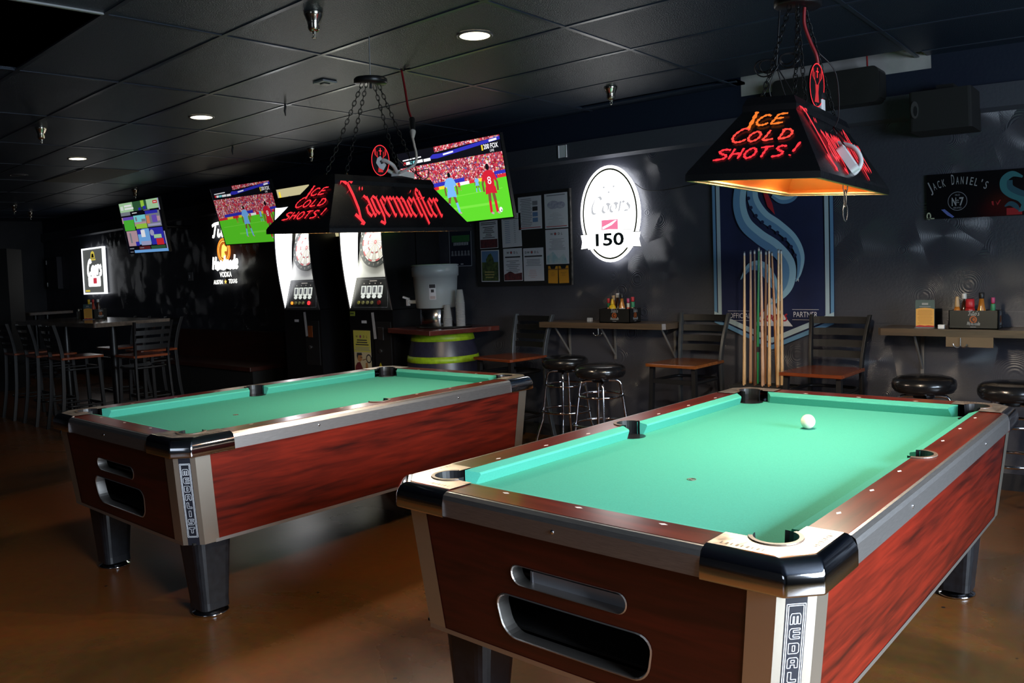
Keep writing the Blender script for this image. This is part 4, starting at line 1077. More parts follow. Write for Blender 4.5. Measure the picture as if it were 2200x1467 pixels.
m.ext([(-0.275, -0.150), (-0.190, -0.148), (-0.190, -0.255), (-0.275, -0.262), (-0.262, -0.205)], -0.058, -0.0565, SIGN_W)
m.ext([(0.275, -0.150), (0.190, -0.148), (0.190, -0.255), (0.275, -0.262), (0.262, -0.205)], -0.058, -0.0565, SIGN_W)
m.ext([(-0.205, -0.130), (0.0, -0.118), (0.205, -0.130), (0.205, -0.268), (0.0, -0.256), (-0.205, -0.268)], -0.062, -0.058, SIGN_W)
for pts in ([(-0.205, -0.130), (-0.205, -0.268)], [(0.205, -0.130), (0.205, -0.268)], [(-0.205, -0.268), (-0.10, -0.262)], [(0.205, -0.268), (0.10, -0.262)], [(-0.205, -0.130), (-0.12, -0.125)], [(0.205, -0.130), (0.12, -0.125)]): m.stroke(pts, -0.0626, SIGN_RING, 0.003)
for pts in ([(-0.275, -0.150), (-0.195, -0.148)], [(0.275, -0.150), (0.195, -0.148)], [(-0.275, -0.262), (-0.195, -0.256)], [(0.275, -0.262), (0.195, -0.256)]): m.stroke(pts, -0.0586, SIGN_RING, 0.004)
m.text('150', 0.0, -0.240, 0.092, -0.0628, SIGN_INK, w=0.26, bold=0.025)
m.build('ribbon', t, recalc=False)
m = MB(); m.tube(spline([(0.22, -0.03, 0.215), (0.30, -0.012, 0.16), (0.45, -0.008, 0.145), (0.75, -0.006, 0.17)], 8), 0.0035, BLACKP, n=5); m.build('cord', t)

t = thing('beer_sign', 'lit rectangular beer sign in a white frame at the dark far end', 'illuminated sign', (-13.265, 0, 1.660), 0, 'lit drink signs on the wall')
m = MB(); m.b2((-0.40, -0.055, -0.345), (0.40, -0.004, 0.345), BLACKP); m.build('housing', t)
m = MB()
for a, b in (((-0.42, -0.070, -0.365), (-0.395, -0.020, 0.365)), ((0.395, -0.070, -0.365), (0.42, -0.020, 0.365)), ((-0.42, -0.070, 0.340), (0.42, -0.020, 0.365)), ((-0.42, -0.070, -0.365), (0.42, -0.020, -0.340))): m.b2(a, b, glow('frame_light', (0.92, 0.95, 1.0), 1.5))
m.build('frame', t)
m = MB(); m.rect(-0.395, -0.34, 0.395, 0.34, -0.058, glow('sign_smoke', (0.16, 0.17, 0.165), 0.55))
SY = glow('sign_yellow', (0.75, 0.60, 0.08), 0.8)
m.plate([(-.09, .20), (.09, .20), (.065, .29), (.0, .315), (-.065, .29)], -.0590, SY); m.rect(-.11, .165, .11, .19, -.0590, SY); m.plate([(-.05, .21), (.05, .21), (.03, .27), (-.03, .27)], -.0594, SIGN_RING)
script(m, 'Coors', -0.25, -0.07, 0.56, 0.24, -0.0592, SIGN_W, 0.060)
m.ext(rrect(-.22, -.245, .26, -.085, .03, 3), -.0596, -.0584, SIGN_W); m.rect(-.02, -.20, .12, -.11, -.0600, glow('sign_red', (0.7, 0.05, 0.08), 0.8)); m.rect(-.36, -.325, -.18, -.295, -.0592, SY)
m.build('face', t, recalc=False)

t = thing('vodka_sign', 'lit script vodka sign with an orange disc on the dark wall', 'illuminated sign', (-9.262, 0, 1.72), 0, 'lit drink signs on the wall')
NW = glow('letter_white', (1.0, 1.0, 0.90), 2.6); NO = glow('letter_orange', (1.0, 0.28, 0.03), 1.5); NY = glow('letter_yellow', (1.0, 0.62, 0.12), 1.6)
m = MB(); script(m, "Tito's", -0.27, 0.235, 0.56, 0.17, -0.05, NW, 0.036); m.build('script_top', t, recalc=False)
m = MB()
m.ext([(0.155 * cos(2 * pi * i / 40), 0.055 + 0.155 * sin(2 * pi * i / 40)) for i in range(40)], -0.048, -0.040, glow('disc_amber', (0.75, 0.18, 0.02), 0.7))
m.ann(0, 0.055, 0.155, 0.155, 0.020, -0.049, NO); m.ann(0, 0.055, 0.122, 0.122, 0.010, -0.049, NY)
m.plate([(-.06, -.02), (.00, -.035), (.055, -.01), (.02, .03), (.05, .10), (.015, .14), (-.03, .12), (-.05, .07)], -.0495, NY); m.plate([(.02, .05), (.075, .045), (.085, .09), (.04, .115)], -.0495, NY)
m.build('disc', t, recalc=False)
m = MB(); script(m, 'Handmade', -0.29, -0.175, 0.60, 0.17, -0.05, NW, 0.040, 0.02); m.build('script_bottom', t, recalc=False)
m = MB(); m.text('VODKA', 0.02, -0.265, 0.062, -0.05, NW, w=0.28, bold=0.02); m.text('AUSTIN', -0.17, -0.350, 0.050, -0.05, NW, w=0.22, bold=0.02); m.text('TEXAS', 0.18, -0.345, 0.050, -0.05, NW, w=0.20, bold=0.02)
m.plate([(0.01 + .032 * (1 if k % 2 == 0 else .42) * sin(pi * k / 5), -.325 + .032 * (1 if k % 2 == 0 else .42) * cos(pi * k / 5)) for k in range(10)], -.05, NY); m.build('small_letters', t, recalc=False)
m = MB(); m.box((0.0, -0.022, 0.30), (0.04, 0.036, 0.04), BLACKP); m.box((0, -0.018, -0.10), (0.40, 0.03, 0.02), BLACKP); m.box((0, -0.018, 0.05), (0.03, 0.03, 0.80), BLACKP); m.build('bracket', t)

# ------------------------------------------------------------------ banner
NAVYF = mat('navy_banner_fabric', lin((18, 28, 66)), 0.85, noise=0.10, nscale=8); ICE = mat('ice_blue_print', lin((150, 190, 210)), 0.85); SKYB = mat('sky_blue_print', lin((96, 140, 178)), 0.85); BREDP = mat('banner_red', lin((170, 30, 45)), 0.85); BWHITE = mat('banner_white', lin((205, 205, 212)), 0.85); SIL = mat('banner_silver_stripe', lin((165, 185, 195)), 0.85)
t = thing('banner', 'tall navy banner with a pale blue S emblem behind the cues', 'banner', (-2.318, 0, 0), 0)
hw_, zb0, ztip, zt0 = 0.432, 0.975, 0.795, 2.05
m = MB()
nx = 24
ripple = lambda x, z: -0.016 - 0.006 * sin(x * 17 + z * 2.0) * (1.0 if z < 1.7 else 0.5)
def lower(x): return zb0 + (ztip - zb0) * (1 - abs(x) / hw_)
cols = [-hw_ + 2 * hw_ * i / nx for i in range(nx + 1)]
rows = [[(x, ripple(x, z), z) for x in cols for z in [lower(x) + (zt0 - lower(x)) * r / 14]] for r in range(15)]
m.loft(rows, NAVYF, closed=False, smooth=True)
m.build('cloth', t)
m = MB()
yy = -0.0255
def edge(x0, x1, mt, d=0.0):
    m.plate([(x0, lower(x0)), (x1, lower(x1)), (x1, zt0), (x0, zt0)], yy - d, mt)
for sg in (-1, 1):
    edge(sg * hw_, sg * (hw_ - 0.022), SKYB); edge(sg * (hw_ - 0.030), sg * (hw_ - 0.058), SIL)
    for o0, o1, mt in ((0.0, 0.030, SKYB), (0.042, 0.078, SIL)):
        m.plate([(sg * hw_, zb0 + o0), (0, ztip + o0 * 1.05), (0, ztip + o1 * 1.05), (sg * hw_, zb0 + o1)], yy - 0.0006, mt)
m.build('stripes', t, recalc=False)
# the S emblem: two swept ribbons with a second tone along their inner side
m = MB()
def bx(px, py): # banner picture units (0..100 across, measured down from the top of what shows) -> metres
    return (-hw_ + 2 * hw_ * px / 100.0, 1.895 - py / 100.0 * 0.94)
def ribbon(P, W, mt, d, sh=0.0):
    Q = spline([(*bx(a, b), w) for (a, b), w in zip(P, W)], 8)
    pts = [(q[0], q[1]) for q in Q]; w = [max(.002, q[2]) for q in Q]
    if sh:
        o = []
        for i in range(len(pts)):
            a, b = pts[max(i - 1, 0)], pts[min(i + 1, len(pts) - 1)]; dx, dz = b[0] - a[0], b[1] - a[1]; l = hypot(dx, dz) or 1
            o.append((pts[i][0] - dz / l * w[i] * sh, pts[i][1] + dx / l * w[i] * sh))
        pts = o
    return pts, w
def draw(P, W, d):
    p, w = ribbon(P, W, SKYB, d); m.stroke(p, yy - d, SKYB, w)
    p, w = ribbon(P, W, ICE, d, 0.26); m.stroke(p, yy - d - .0006, ICE, [q * 0.48 for q in w])
body = [(66, -22), (48, -20), (30, -10), (24, 8), (28, 24), (40, 35), (54, 44), (64, 56), (63, 70), (54, 80), (48, 84)]
draw(body, [.02, .06, .085, .095, .098, .098, .100, .100, .092, .060, .006], 0.0008)
arm = [(36, -6), (36, 8), (44, 20), (56, 28), (68, 38), (74, 50), (73, 62), (70, 68)]
draw(arm, [.075, .080, .082, .078, .070, .058, .030, .004], 0.0020)
for i in range(9):
    a = spline(arm, 8)[6 + i * 4]; q = bx(a[0] - 3.4, a[1] + 2.6); m.ell(q[0], q[1], .013, .013, yy - .0026, NAVYF, 12)
hook = [(24, 66), (32, 57), (42, 57), (50, 66), (56, 78)]
draw(hook, [.006, .050, .075, .075, .02], 0.0014)
draw([(52, 6), (60, 10), (70, 8), (78, -4)], [.03, .05, .04, .004], 0.0014)
m.plate([bx(*q) for q in ((44, 2), (48, 4), (52, 12), (54, 20), (48, 14))], yy - .003, BREDP)
m.build('emblem', t, recalc=False)
m = MB()
m.text('OFFICIAL', -0.235, 1.006, 0.036, yy - .001, BWHITE, w=0.165); m.text('PARTNER', 0.238, 1.018, 0.036, yy - .001, BWHITE, w=0.165)
for x, z in ((-0.235, 0.990), (-0.235, 1.056), (0.238, 1.000), (0.238, 1.068)): m.rect(x - .092, z - .0012, x + .092, z + .0012, yy - .001, BWHITE)
m.text('TM', 0.175, 1.255, 0.020, yy - .001, BWHITE, bold=.02)
m.plate([(-.130, .955), (.150, .955), (.060, 1.062), (.045, 1.050), (.015, 1.128), (-.010, 1.150), (-.040, 1.075)], yy - .001, BWHITE)
script(m, 'Coors', -0.105, 0.985, 0.215, 0.080, yy - .0016, BREDP, 0.010, 0.02)
m.build('lettering', t, recalc=False)

# ------------------------------------------------------------------ whiskey sign and loudspeaker
t = thing('wall_sign', 'black printed whiskey sign with arched white lettering at the right edge', 'sign', (-1.302, 0, 1.755), 0)
m = MB(); m.b2((0, -0.020, -0.134), (1.05, -0.003, 0.134), mat('gloss_black_board', (0.005, 0.005, 0.006), 0.12)); m.build('board', t)
DIMW = mat('dim_white_print', (0.28, 0.29, 0.30), 0.7); DIMT = mat('teal_print', (0.02, 0.13, 0.15), 0.7); DTEAL = mat('dark_teal_print', (0.01, 0.06, 0.09), 0.7); DRED = mat('red_print', (0.30, 0.004, 0.008), 0.7); DBLUE = mat('blue_print', (0.10, 0.14, 0.42), 0.7); DCREAM = mat('cream_print', (0.42, 0.44, 0.30), 0.7)
m = MB(); s_ = "JACK DANIEL'S"; n = len(s_)
for i, chh in enumerate(s_):
    u = (i - (n - 1) / 2) / ((n - 1) / 2); a = -u * 0.42
    if chh == ' ': continue
    m.text(chh, 0.182 + u * 0.152, 0.030 + 0.036 * (1 - u * u), 0.062 if chh in 'JD' else 0.046, -0.0206, DIMW, w=0.0165 if chh not in "I'" else 0.006, rot=a)
m.ann(0.180, -0.034, 0.056, 0.056, 0.003, -0.0206, GREYINK); m.text('N', 0.160, -0.060, 0.048, -0.0206, DIMW, w=0.026, bold=.02); m.text('7', 0.203, -0.060, 0.048, -0.0206, DIMW, w=0.026, bold=.02); m.text('o', 0.181, -0.035, 0.016, -0.0206, DIMW); m.rect(.172, -.044, .190, -.041, -.0206, DIMW)
m.text('OLD', 0.180, -0.002, 0.010, -0.0206, GREYINK); m.text('BRAND', 0.180, -0.078, 0.010, -0.0206, GREYINK)
for P_, W_, mt in (([(.545, .085), (.490, .105), (.445, .075), (.445, .025), (.480, -.010), (.530, -.035), (.555, -.070), (.540, -.100), (.520, -.112)], [.012, .034, .042, .044, .044, .044, .040, .026, .004], DIMT), ([(.475, .070), (.478, .030), (.520, .0), (.570, -.022), (.588, -.050)], [.030, .034, .034, .028, .004], DTEAL), ([(.445, -.080), (.475, -.065), (.505, -.080), (.525, -.105)], [.006, .026, .028, .01], DTEAL)):
    Q = spline([(a, b, c_) for (a, b), c_ in zip(P_, W_)], 7); m.stroke([(q[0], q[1]) for q in Q], -.0208 - (.0004 if mt is DTEAL else 0), mt, [max(.002, q[2]) for q in Q])
m.rect(.455, -.130, .540, -.090, -.0206, DRED); m.plate([(.375, -.066), (.385, -.072), (.383, -.045), (.372, -.046)], -.0206, DRED); m.plate([(.395, -.045), (.405, -.072), (.425, -.040), (.417, -.040), (.405, -.060)], -.0206, DRED)
m.plate([(.085, -.080), (.105, -.078), (.160, -.125), (.150, -.132), (.120, -.115)], -.0206, DBLUE); m.ann(.012, -.115, .014, .022, .008, -.0206, DCREAM, n=20); m.rect(0.0, -.1335, .045, -.127, -.0206, DCREAM)
m.build('print', t, recalc=False)
t = thing('loudspeaker', 'black loudspeaker box mounted high above the whiskey sign', 'loudspeaker', (-1.155, -0.15, 2.225), 0)
m = MB(); m.rbox((-0.175, -0.13, -0.105), (0.175, 0.145, 0.125), BLACKM, 0.02, 3); m.build('cabinet', t, bevel=0.004)
m = MB(); m.ext([(-.140 + .022 * cos(2 * pi * i / 24), .050 * sin(2 * pi * i / 24) + .02) for i in range(24)], -.137, -.129, STEEL); m.ext([(-.136 + .012 * cos(2 * pi * i / 20), .030 * sin(2 * pi * i / 20) + .012) for i in range(20)], -.139, -.136, BLACKP); m.build('driver', t)
m = MB(); m.box((0.0, 0.08, 0.150), (0.10, 0.14, 0.05), BLACKM); m.build('mount', t)
t = thing('wall_box', 'wide black box hung high on the wall above the banner', 'box', (-1.88, -0.09, 2.452), 0)
m = MB(); m.rbox((-0.345, -0.075, -0.105), (0.345, 0.086, 0.115), mat('worn_black_box', (0.013, 0.013, 0.013), 0.5, noise=0.4, nscale=4), 0.035, 4, axis='y'); m.build('body', t)
m = MB(); m.box((0.345, -0.0, 0.0), (0.01, 0.12, 0.16), BLACKM); m.build('end_cap', t)

# small things on the wall
m = MB(); m.rbox((-0.040, -0.045, -0.050), (0.040, -0.041 + 0.041 - 0.041, 0.050), WHITE, 0.014, 3, axis='z', smooth=False)
tag(m.build('motion_sensor', loc=(-4.043, 0, 2.325), bevel=0.006), 'small white sensor on the grey wall band right of the large television', 'sensor')
t = thing('light_switch', 'white switch plate on the dark wall left of the script sign', 'switch', (-10.215, 0, 1.484), 0)
m = MB(); m.b2((-0.065, -0.008, -0.055), (0.065, -0.001, 0.055), mat('dull_white_plate', (0.32, 0.32, 0.33), 0.5)); m.build('plate', t, bevel=0.002)
m = MB(); m.b2((-0.03, -0.014, -0.02), (-0.012, -0.008, 0.02), WHITE); m.build('toggle', t)
t = thing('electrical_panel', 'dark wall cabinet with two hinges at the far left end', 'cabinet', (-15.0, 0, 1.68), 0)
m = MB(); m.b2((-0.25, -0.09, -0.27), (0.25, -0.002, 0.27), mat('dark_panel_paint', (0.03, 0.028, 0.036), 0.5)); m.build('box', t)
for z in (-0.19, 0.19):
    m = MB(); m.b2((-0.262, -0.098, z - 0.035), (-0.240, -0.09, z + 0.035), ALU); m.build('hinge', t)

# ------------------------------------------------------------------ bulletin board and its papers
t = thing('bulletin_board', 'black bulletin board covered with papers left of the oval sign', 'notice board', (-4.52, 0, 1.65), 0)
m = MB(); m.b2((-0.522, -0.020, -0.392), (0.522, -0.002, 0.382), BLACKM); m.build('panel', t)
m = MB(); m.b2((0.512, -0.026, -0.392), (0.524, -0.020, 0.382), mat('chipped_frame', (0.10, 0.09, 0.085), 0.6, noise=0.6, nscale=30)); m.build('frame', t)
def art_lines(mm, x0, z1, x1, z0, n, mt, y, jig=0.5, hgt=0.4):
    for k in range(n):
        z = z1 - (z1 - z0) * (k + .5) / n; hh = (z1 - z0) / n * hgt / 2; cut = jig * (x1 - x0) * random.random() / 2
        mm.rect(x0 + cut, z - hh, x1 - cut, z + hh, y, mt)
def league(mm, w, h, y, top):
    for k, ch in enumerate('W'): pass
    mm.text('W', -.052, top, .018, y, INK, bold=.02); mm.text('D', .022, top, .018, y, INK, bold=.02); mm.text('L', .052, top, .018, y, INK, bold=.02)
    mm.ell(-.015, top + .009, .013, .013, y, GREYINK, 14); mm.ell(-.015, top + .009, .008, .008, y - .0003, REDINK, 12)
CROWDP = mat('dark_photo_print', (0.05, 0.02, 0.025), 0.7, color2=(0.16, 0.03, 0.035), nscale=40)
GREENP = mat('green_photo_print', (0.10, 0.14, 0.04), 0.7, color2=(0.02, 0.035, 0.02), nscale=30); BLUEP = mat('blue_photo_print', (0.12, 0.22, 0.40), 0.7); PALEBL = mat('pale_blue_print', (0.30, 0.48, 0.55), 0.7, color2=(0.55, 0.60, 0.60), nscale=18); ORANGEP = mat('orange_flyer', (0.62, 0.28, 0.02), 0.7); LILAC = mat('lilac_print', (0.28, 0.28, 0.42), 0.7, color2=(0.5, 0.5, 0.56), nscale=45); BROWNP = mat('brown_print', (0.20, 0.09, 0.03), 0.7)
def paper(label, px0, pz0, px1, pz1, art, base=None, rz=0.0, grp='papers pinned to the bulletin board', name='notice', cat='notice'):
    w, h = px1 - px0, pz1 - pz0
    m = MB(); m.ext([(-w / 2, -h / 2), (w / 2, -h / 2), (w / 2, h / 2), (-w / 2, h / 2)], -.0008, 0.0008, base or PAPER)
    art(m, w, h, -.0014)
    o = m.build(name, loc=((px0 + px1) / 2, -0.0225, (pz0 + pz1) / 2), rot=(0, rz, 0), recalc=False)
    return tag(o, label, cat, grp)
def a1(m, w, h, y): art_lines(m, -w * .42, h * .45, w * .1, -h * .42, 17, GREYINK, y, .4); [m.rect(w * .12, h * (.22 - .17 * k), w * .34, h * (.35 - .17 * k), y, (GREYINK, INK, BLUEP, BLUEP)[k]) for k in range(4)]; m.rect(-w * .45, -h * .46, w * .45, -h * .44, y, REDINK)
def a2(m, w, h, y): m.rect(-w * .40, h * .43, w * .40, h * .46, y, GREYINK); m.ell(-w * .12, h * .17, w * .26, h * .12, y, LILAC); m.ell(w * .20, h * .15, w * .20, h * .10, y - .0003, LILAC); art_lines(m, -w * .4, -h * .05, w * .35, -h * .42, 9, GREYINK, y, .7, .15); m.rect(-w * .45, -h * .46, w * .45, -h * .44, y, REDINK)
def a3(m, w, h, y): league(m, w, h, y, h * .34); art_lines(m, -w * .38, h * .24, w * .38, -h * .10, 9, GREYINK, y, .6, .3); m.plate([(-w * .48, -h * .48), (w * .45, -h * .48), (w * .30, -h * .20), (w * .05, -h * .34), (-w * .18, -h * .14), (-w * .45, -h * .26)], y, PALEBL)
def a4(m, w, h, y): m.text('RWSY', 0, h * .41, h * .055, y, REDINK, w=w * .62, bold=.03); art_lines(m, -w * .42, h * .36, w * .42, h * .32, 1, INK, y, .2); [m.rect(-w * .34, h * (.27 - .058 * k), -w * .08, h * (.285 - .058 * k), y, BLUEP) for k in range(12)]; [m.rect(w * .12, h * (.27 - .058 * k), w * .22, h * (.285 - .058 * k), y, GREYINK) for k in range(12)]
def a5(m, w, h, y): art_lines(m, -w * .44, h * .46, w * .44, h * .34, 2, INK, y, .1); art_lines(m, -w * .42, h * .30, w * .42, -h * .14, 7, INK, y, .8); m.rect(-w * .48, -h * .48, w * .48, -h * .17, y, CROWDP)
def a6(m, w, h, y): m.rect(-w * .46, h * .10, w * .46, h * .47, y, BLUEP); m.rect(-w * .46, -h * .47, w * .46, h * .12, y - .0003, GREENP); m.plate([(-w * .2, h * .05), (w * .25, h * .05), (w * .18, h * .25), (w * .05, h * .40), (-w * .08, h * .36), (-w * .22, h * .2)], y - .0005, GREENP); art_lines(m, -w * .38, -h * .15, w * .3, -h * .40, 3, mat('tan_print', (.42, .34, .12), .7), y - .0008, .4)
def a7(m, w, h, y): league(m, w, h, y, h * .34); art_lines(m, -w * .44, h * .27, w * .44, h * .20, 1, INK, y, .1, .6); art_lines(m, -w * .40, h * .14, w * .40, -h * .25, 7, GREYINK, y, .6); m.plate([(-w * .48, -h * .48), (w * .48, -h * .48), (w * .48, -h * .25), (w * .1, -h * .28), (-w * .15, -h * .20), (-w * .48, -h * .30)], y, CROWDP)
def a8(m, w, h, y): m.text('D', -.080, h * .34, .018, y, INK, bold=.02); league(m, w, h, y, h * .34); art_lines(m, -w * .44, h * .28, w * .44, h * .22, 1, INK, y, .1, .7); art_lines(m, -w * .42, h * .17, w * .42, -h * .05, 5, GREYINK, y, .3); art_lines(m, -w * .40, -h * .15, w * .30, -h * .42, 5, REDINK, y, .8, .12)
def a9(m, w, h, y): m.plate([(-w * .18, h * .30), (w * .18, h * .30), (w * .30, h * .50), (-w * .30, h * .50)], y, BLACKM); m.rect(-w * .5, h * .28, w * .5, h * .34, y - .0002, BROWNP); art_lines(m, -w * .30, h * .15, w * .30, -h * .1, 3, BROWNP, y - .0004, .6, .2)
X = lambda px: px
paper('white sheet with a column of small pictures, top row of the bulletin board', -4.545, 1.728, -4.295, 2.000, a1)
paper('white sheet with a lilac map drawing, top right of the bulletin board', -4.262, 1.722, -4.027, 2.004, a2)
paper('white league sheet with a pale blue drawing at the right of the board', -4.262, 1.430, -4.028, 1.712, a3)
paper('white sheet headed with red letters and columns of names', -4.735, 1.590, -4.520, 1.872, a4, rz=-0.02)
paper('white notice with a dark crowd picture below the television', -4.995, 1.590, -4.785, 1.830, a5)
paper('green and brown picture flyer at the lower left of the board', -4.990, 1.300, -4.780, 1.575, a6, rz=0.015)
paper('league notice with a dark red photograph along its foot', -4.728, 1.302, -4.520, 1.578, a7)
paper('white league notice with red lines of text, bottom row', -4.505, 1.298, -4.290, 1.572, a8)
for k, (x, lab) in enumerate(((-4.245, 'left one of two small orange hand cards on the board'), (-4.135, 'right one of two small orange hand cards on the board'))):
    paper(lab, x, 1.275, x + 0.098, 1.415, a9, ORANGEP, rz=(0.03, -0.02)[k], grp='orange hand cards', name='flyer', cat='flyer')
def ap(m, w, h, y):
    G = mat('poster_green', (0.04, 0.16, 0.05), 0.6); G2 = mat('poster_white', (0.42, 0.45, 0.50), 0.6)
    m.rect(-w * .38, h * .10, w * .42, h * .26, y, G); [m.plate([(w * (-.30 + .075 * k), h * (.015 + .004 * (k % 3))), (w * (-.25 + .075 * k), h * .01), (w * (-.235 + .075 * k), h * (.085 + .006 * (k % 2))), (w * (-.29 + .075 * k), h * .09)], y, G2) for k in range(9)]
    for k in range(6): m.ell(-w * .36 + k * w * .145, -h * .14, w * .045, h * .025, y, GREYINK, 10); m.plate([(-w * .42 + k * w * .145, -h * .24), (-w * .30 + k * w * .145, -h * .24), (-w * .33 + k * w * .145, -h * .16), (-w * .39 + k * w * .145, -h * .16)], y, GREYINK)
    m.rect(w * .0, -h * .46, w * .12, -h * .43, y, G2)
    for a, b in (((-w / 2, -h / 2), (-w / 2 + .006, h / 2)), ((w / 2 - .006, -h / 2), (w / 2, h / 2)), ((-w / 2, -h / 2), (w / 2, -h / 2 + .006))): m.rect(a[0], a[1], b[0], b[1], y - .0004, G2)
paper('dark blue team poster with green and white lettering above the water cooler', -5.397, 1.446, -5.118, 1.812, ap, mat('poster_navy', (0.012, 0.016, 0.035), 0.45), rz=0.01, grp='posters', name='poster', cat='poster').location.y = -0.003
# ------------------------------------------------------------------ electronic dart machines
DLIT = glow('dart_lit_panel', (1.0, 1.0, 0.88), 5.5); DLITB = glow('dart_lit_panel_cool', (0.95, 0.96, 1.0), 5.0)
DPANEL = mat('dart_white_panel', (0.62, 0.62, 0.60), 0.5); DBLK = mat('dart_black_cabinet', (0.006, 0.006, 0.007), 0.3)
DRING = mat('dart_number_ring', (0.03, 0.035, 0.035), 0.4); DWHT = mat('dart_white_segment', (0.75, 0.74, 0.70), 0.5); DPNK = mat('dart_pale_segment', (0.62, 0.58, 0.52), 0.5); DRD = mat('dart_red_segment', (0.55, 0.08, 0.09), 0.5); DSP = mat('dart_spider', (0.12, 0.07, 0.06), 0.5)
LITW = glow('dart_display', (0.95, 1.0, 0.92), 0.75)
def make_dart(label, loc, lit, tape_dx, first, second_red):
    T = thing('dart_machine', label, 'dart machine', loc, 0, 'electronic dart machines against the wall')
    m = MB(); m.b2((-0.30, 0.0, 0.0), (0.30, 0.60, 1.09), DBLK); m.b2((-0.30, 0.30, 1.09), (0.30, 0.60, 2.12), DBLK); m.b2((-0.30, -0.02, 2.10), (0.30, 0.60, 2.20), DBLK); m.build('cabinet', T)
    prof = spline([(0.0, 1.085), (-0.022, 1.20), (-0.055, 1.40), (-0.078, 1.62), (-0.080, 1.85), (-0.06, 2.10)], 6)
    for s in (-1, 1):
        m = MB(); out = [(y, z) for y, z in prof]
        for x0, x1 in ((s * 0.300, s * 0.285),):
            m.loft([[(x0, y, z) for y, z in out], [(x1, y, z) for y, z in out]], mat('silver_edge_trim', (0.45, 0.45, 0.46), 0.35, 0.6), closed=False)
            m.loft([[(x0, y, z) for y, z in out], [(x0, 0.31, z) for y, z in out]], DBLK, closed=False)
        w = m.build('side_wing', T)
        m = MB(); m.loft([[(s * 0.284, y + 0.004, z) for y, z in out], [(s * 0.236, y + 0.10 + 0.10 * (z - 1.085), z + (0.0 if z < 1.3 else 0)) for y, z in out]], lit, closed=False)
        m.build('light_strip', w)
    # panel behind the board, leaning back, with the board on it
    m = MB(); m.add([(-0.24, 0.060, 1.375), (0.24, 0.060, 1.375), (0.24, 0.185, 2.10), (-0.24, 0.185, 2.10)], [(0, 1, 2, 3)], DPANEL); m.build('board_panel', T)
    tilt = atan2(0.125, 0.725)
    m = MB(); y = -0.012
    m.ext([(0.228 * cos(2 * pi * i / 40), 0.228 * sin(2 * pi * i / 40)) for i in range(40)], -0.010, 0.0, DRING)
    for k in range(20):
        a0 = 2 * pi * (k - .5) / 20; a1 = 2 * pi * (k + .5) / 20; odd = k % 2
        for r0, r1, mt in ((0.016, 0.095, (DWHT, DPNK)[odd]), (0.095, 0.106, (DRD, DWHT)[odd]), (0.106, 0.165, (DWHT, DPNK)[odd]), (0.165, 0.180, (DRD, DWHT)[odd])):
            P = [(r1 * cos(a0 + (a1 - a0) * i / 4), r1 * sin(a0 + (a1 - a0) * i / 4)) for i in range(5)] + [(r0 * cos(a1 + (a0 - a1) * i / 4), r0 * sin(a1 + (a0 - a1) * i / 4)) for i in range(5)]
            m.plate(P, y, mt)
        m.stroke([(0.016 * cos(a0), 0.016 * sin(a0)), (0.182 * cos(a0), 0.182 * sin(a0))], y - .0006, DSP, 0.0026)
        m.text(str((6, 13, 4, 18, 1, 20, 5, 12, 9, 14, 11, 8, 16, 7, 19, 3, 17, 2, 15, 10)[k]), 0.204 * cos(2 * pi * k / 20), 0.204 * sin(2 * pi * k / 20) - .009, 0.019, y, DPNK)
    for r in (0.095, 0.106, 0.165, 0.181): m.ann(0, 0, r, r, 0.0022, y - .0008, DSP, n=40)
    m.ell(0, 0, 0.016, 0.016, y - .001, DRD, 16); m.ell(0, 0, 0.007, 0.007, y - .0014, DWHT, 12)
    b = m.build('dartboard', T); b.location = (0, 0.106, 1.690); b.rotation_euler = (-tilt, 0, 0)
    hl = bpy.data.lights.new('board_fill_light', 'AREA'); hl.shape = 'RECTANGLE'; hl.size = 0.40; hl.size_y = 0.06; hl.energy = 7.0; hl.color = (1.0, 1.0, 0.95)  # added light to brighten the dartboard, no fitting is modelled
    ho = bpy.data.objects.new('board_fill_light', hl); COL.objects.link(ho); ho.parent = T; ho.location = (0, -0.01, 2.085); ho.rotation_euler = (radians(22), 0, 0)
    # control panel
    tl = atan2(0.05, 0.285)
    m = MB(); m.plate([(-0.285, 0), (0.285, 0), (0.235, 0.292), (-0.235, 0.292)], 0, mat('control_panel_black', (0.018, 0.019, 0.020), 0.3)); m.plate([(-0.30, -0.005), (0.30, -0.005), (0.285, 0.003), (-0.285, 0.003)], -.001, BLACKP)
    for P in ([(-0.235, 0.02), (0.235, 0.02)], [(0.235, 0.02), (0.205, 0.275)], [(0.205, 0.275), (-0.205, 0.275)], [(-0.205, 0.275), (-0.235, 0.02)]): m.stroke(P, -.0006, GREYINK, 0.003)
    for k in range(4):
        x = -0.115 + 0.077 * k
        m.rect(x - 0.034, 0.135, x + 0.034, 0.215, -.0012, LITW); m.rect(x - 0.020, 0.150, x + 0.016, 0.205, -.0016, GREYINK); m.ell(x, 0.118, .030, .018, -.0014, LITW, 14)
        m.plate([(x - .009, .240), (x + .009, .240), (x, .226)], -.0012, DPNK)
    m.rect(-0.04, 0.254, 0.06, 0.262, -.0012, DPNK)
    cp = m.build('control_panel', T); cp.location = (0, -0.002, 1.09); cp.rotation_euler = (-tl, 0, 0)
    for k in range(5):
        mt = (first if k == 0 else mat('dull_button', (0.28, 0.27, 0.10), 0.4)) if k < 4 else second_red
        m = MB(); x = -0.165 + 0.062 * k + (0.035 if k == 4 else 0); m.cyl((x, -.001, 0.062), (x, -.010, 0.062), 0.0155 if k < 4 else .020, mt, n=16); m.build('button', cp)
    m = MB(); m.b2((0.05, -0.006, 0.55), (0.27, 0.0, 0.98), BLACKP); m.build('coin_door', T)
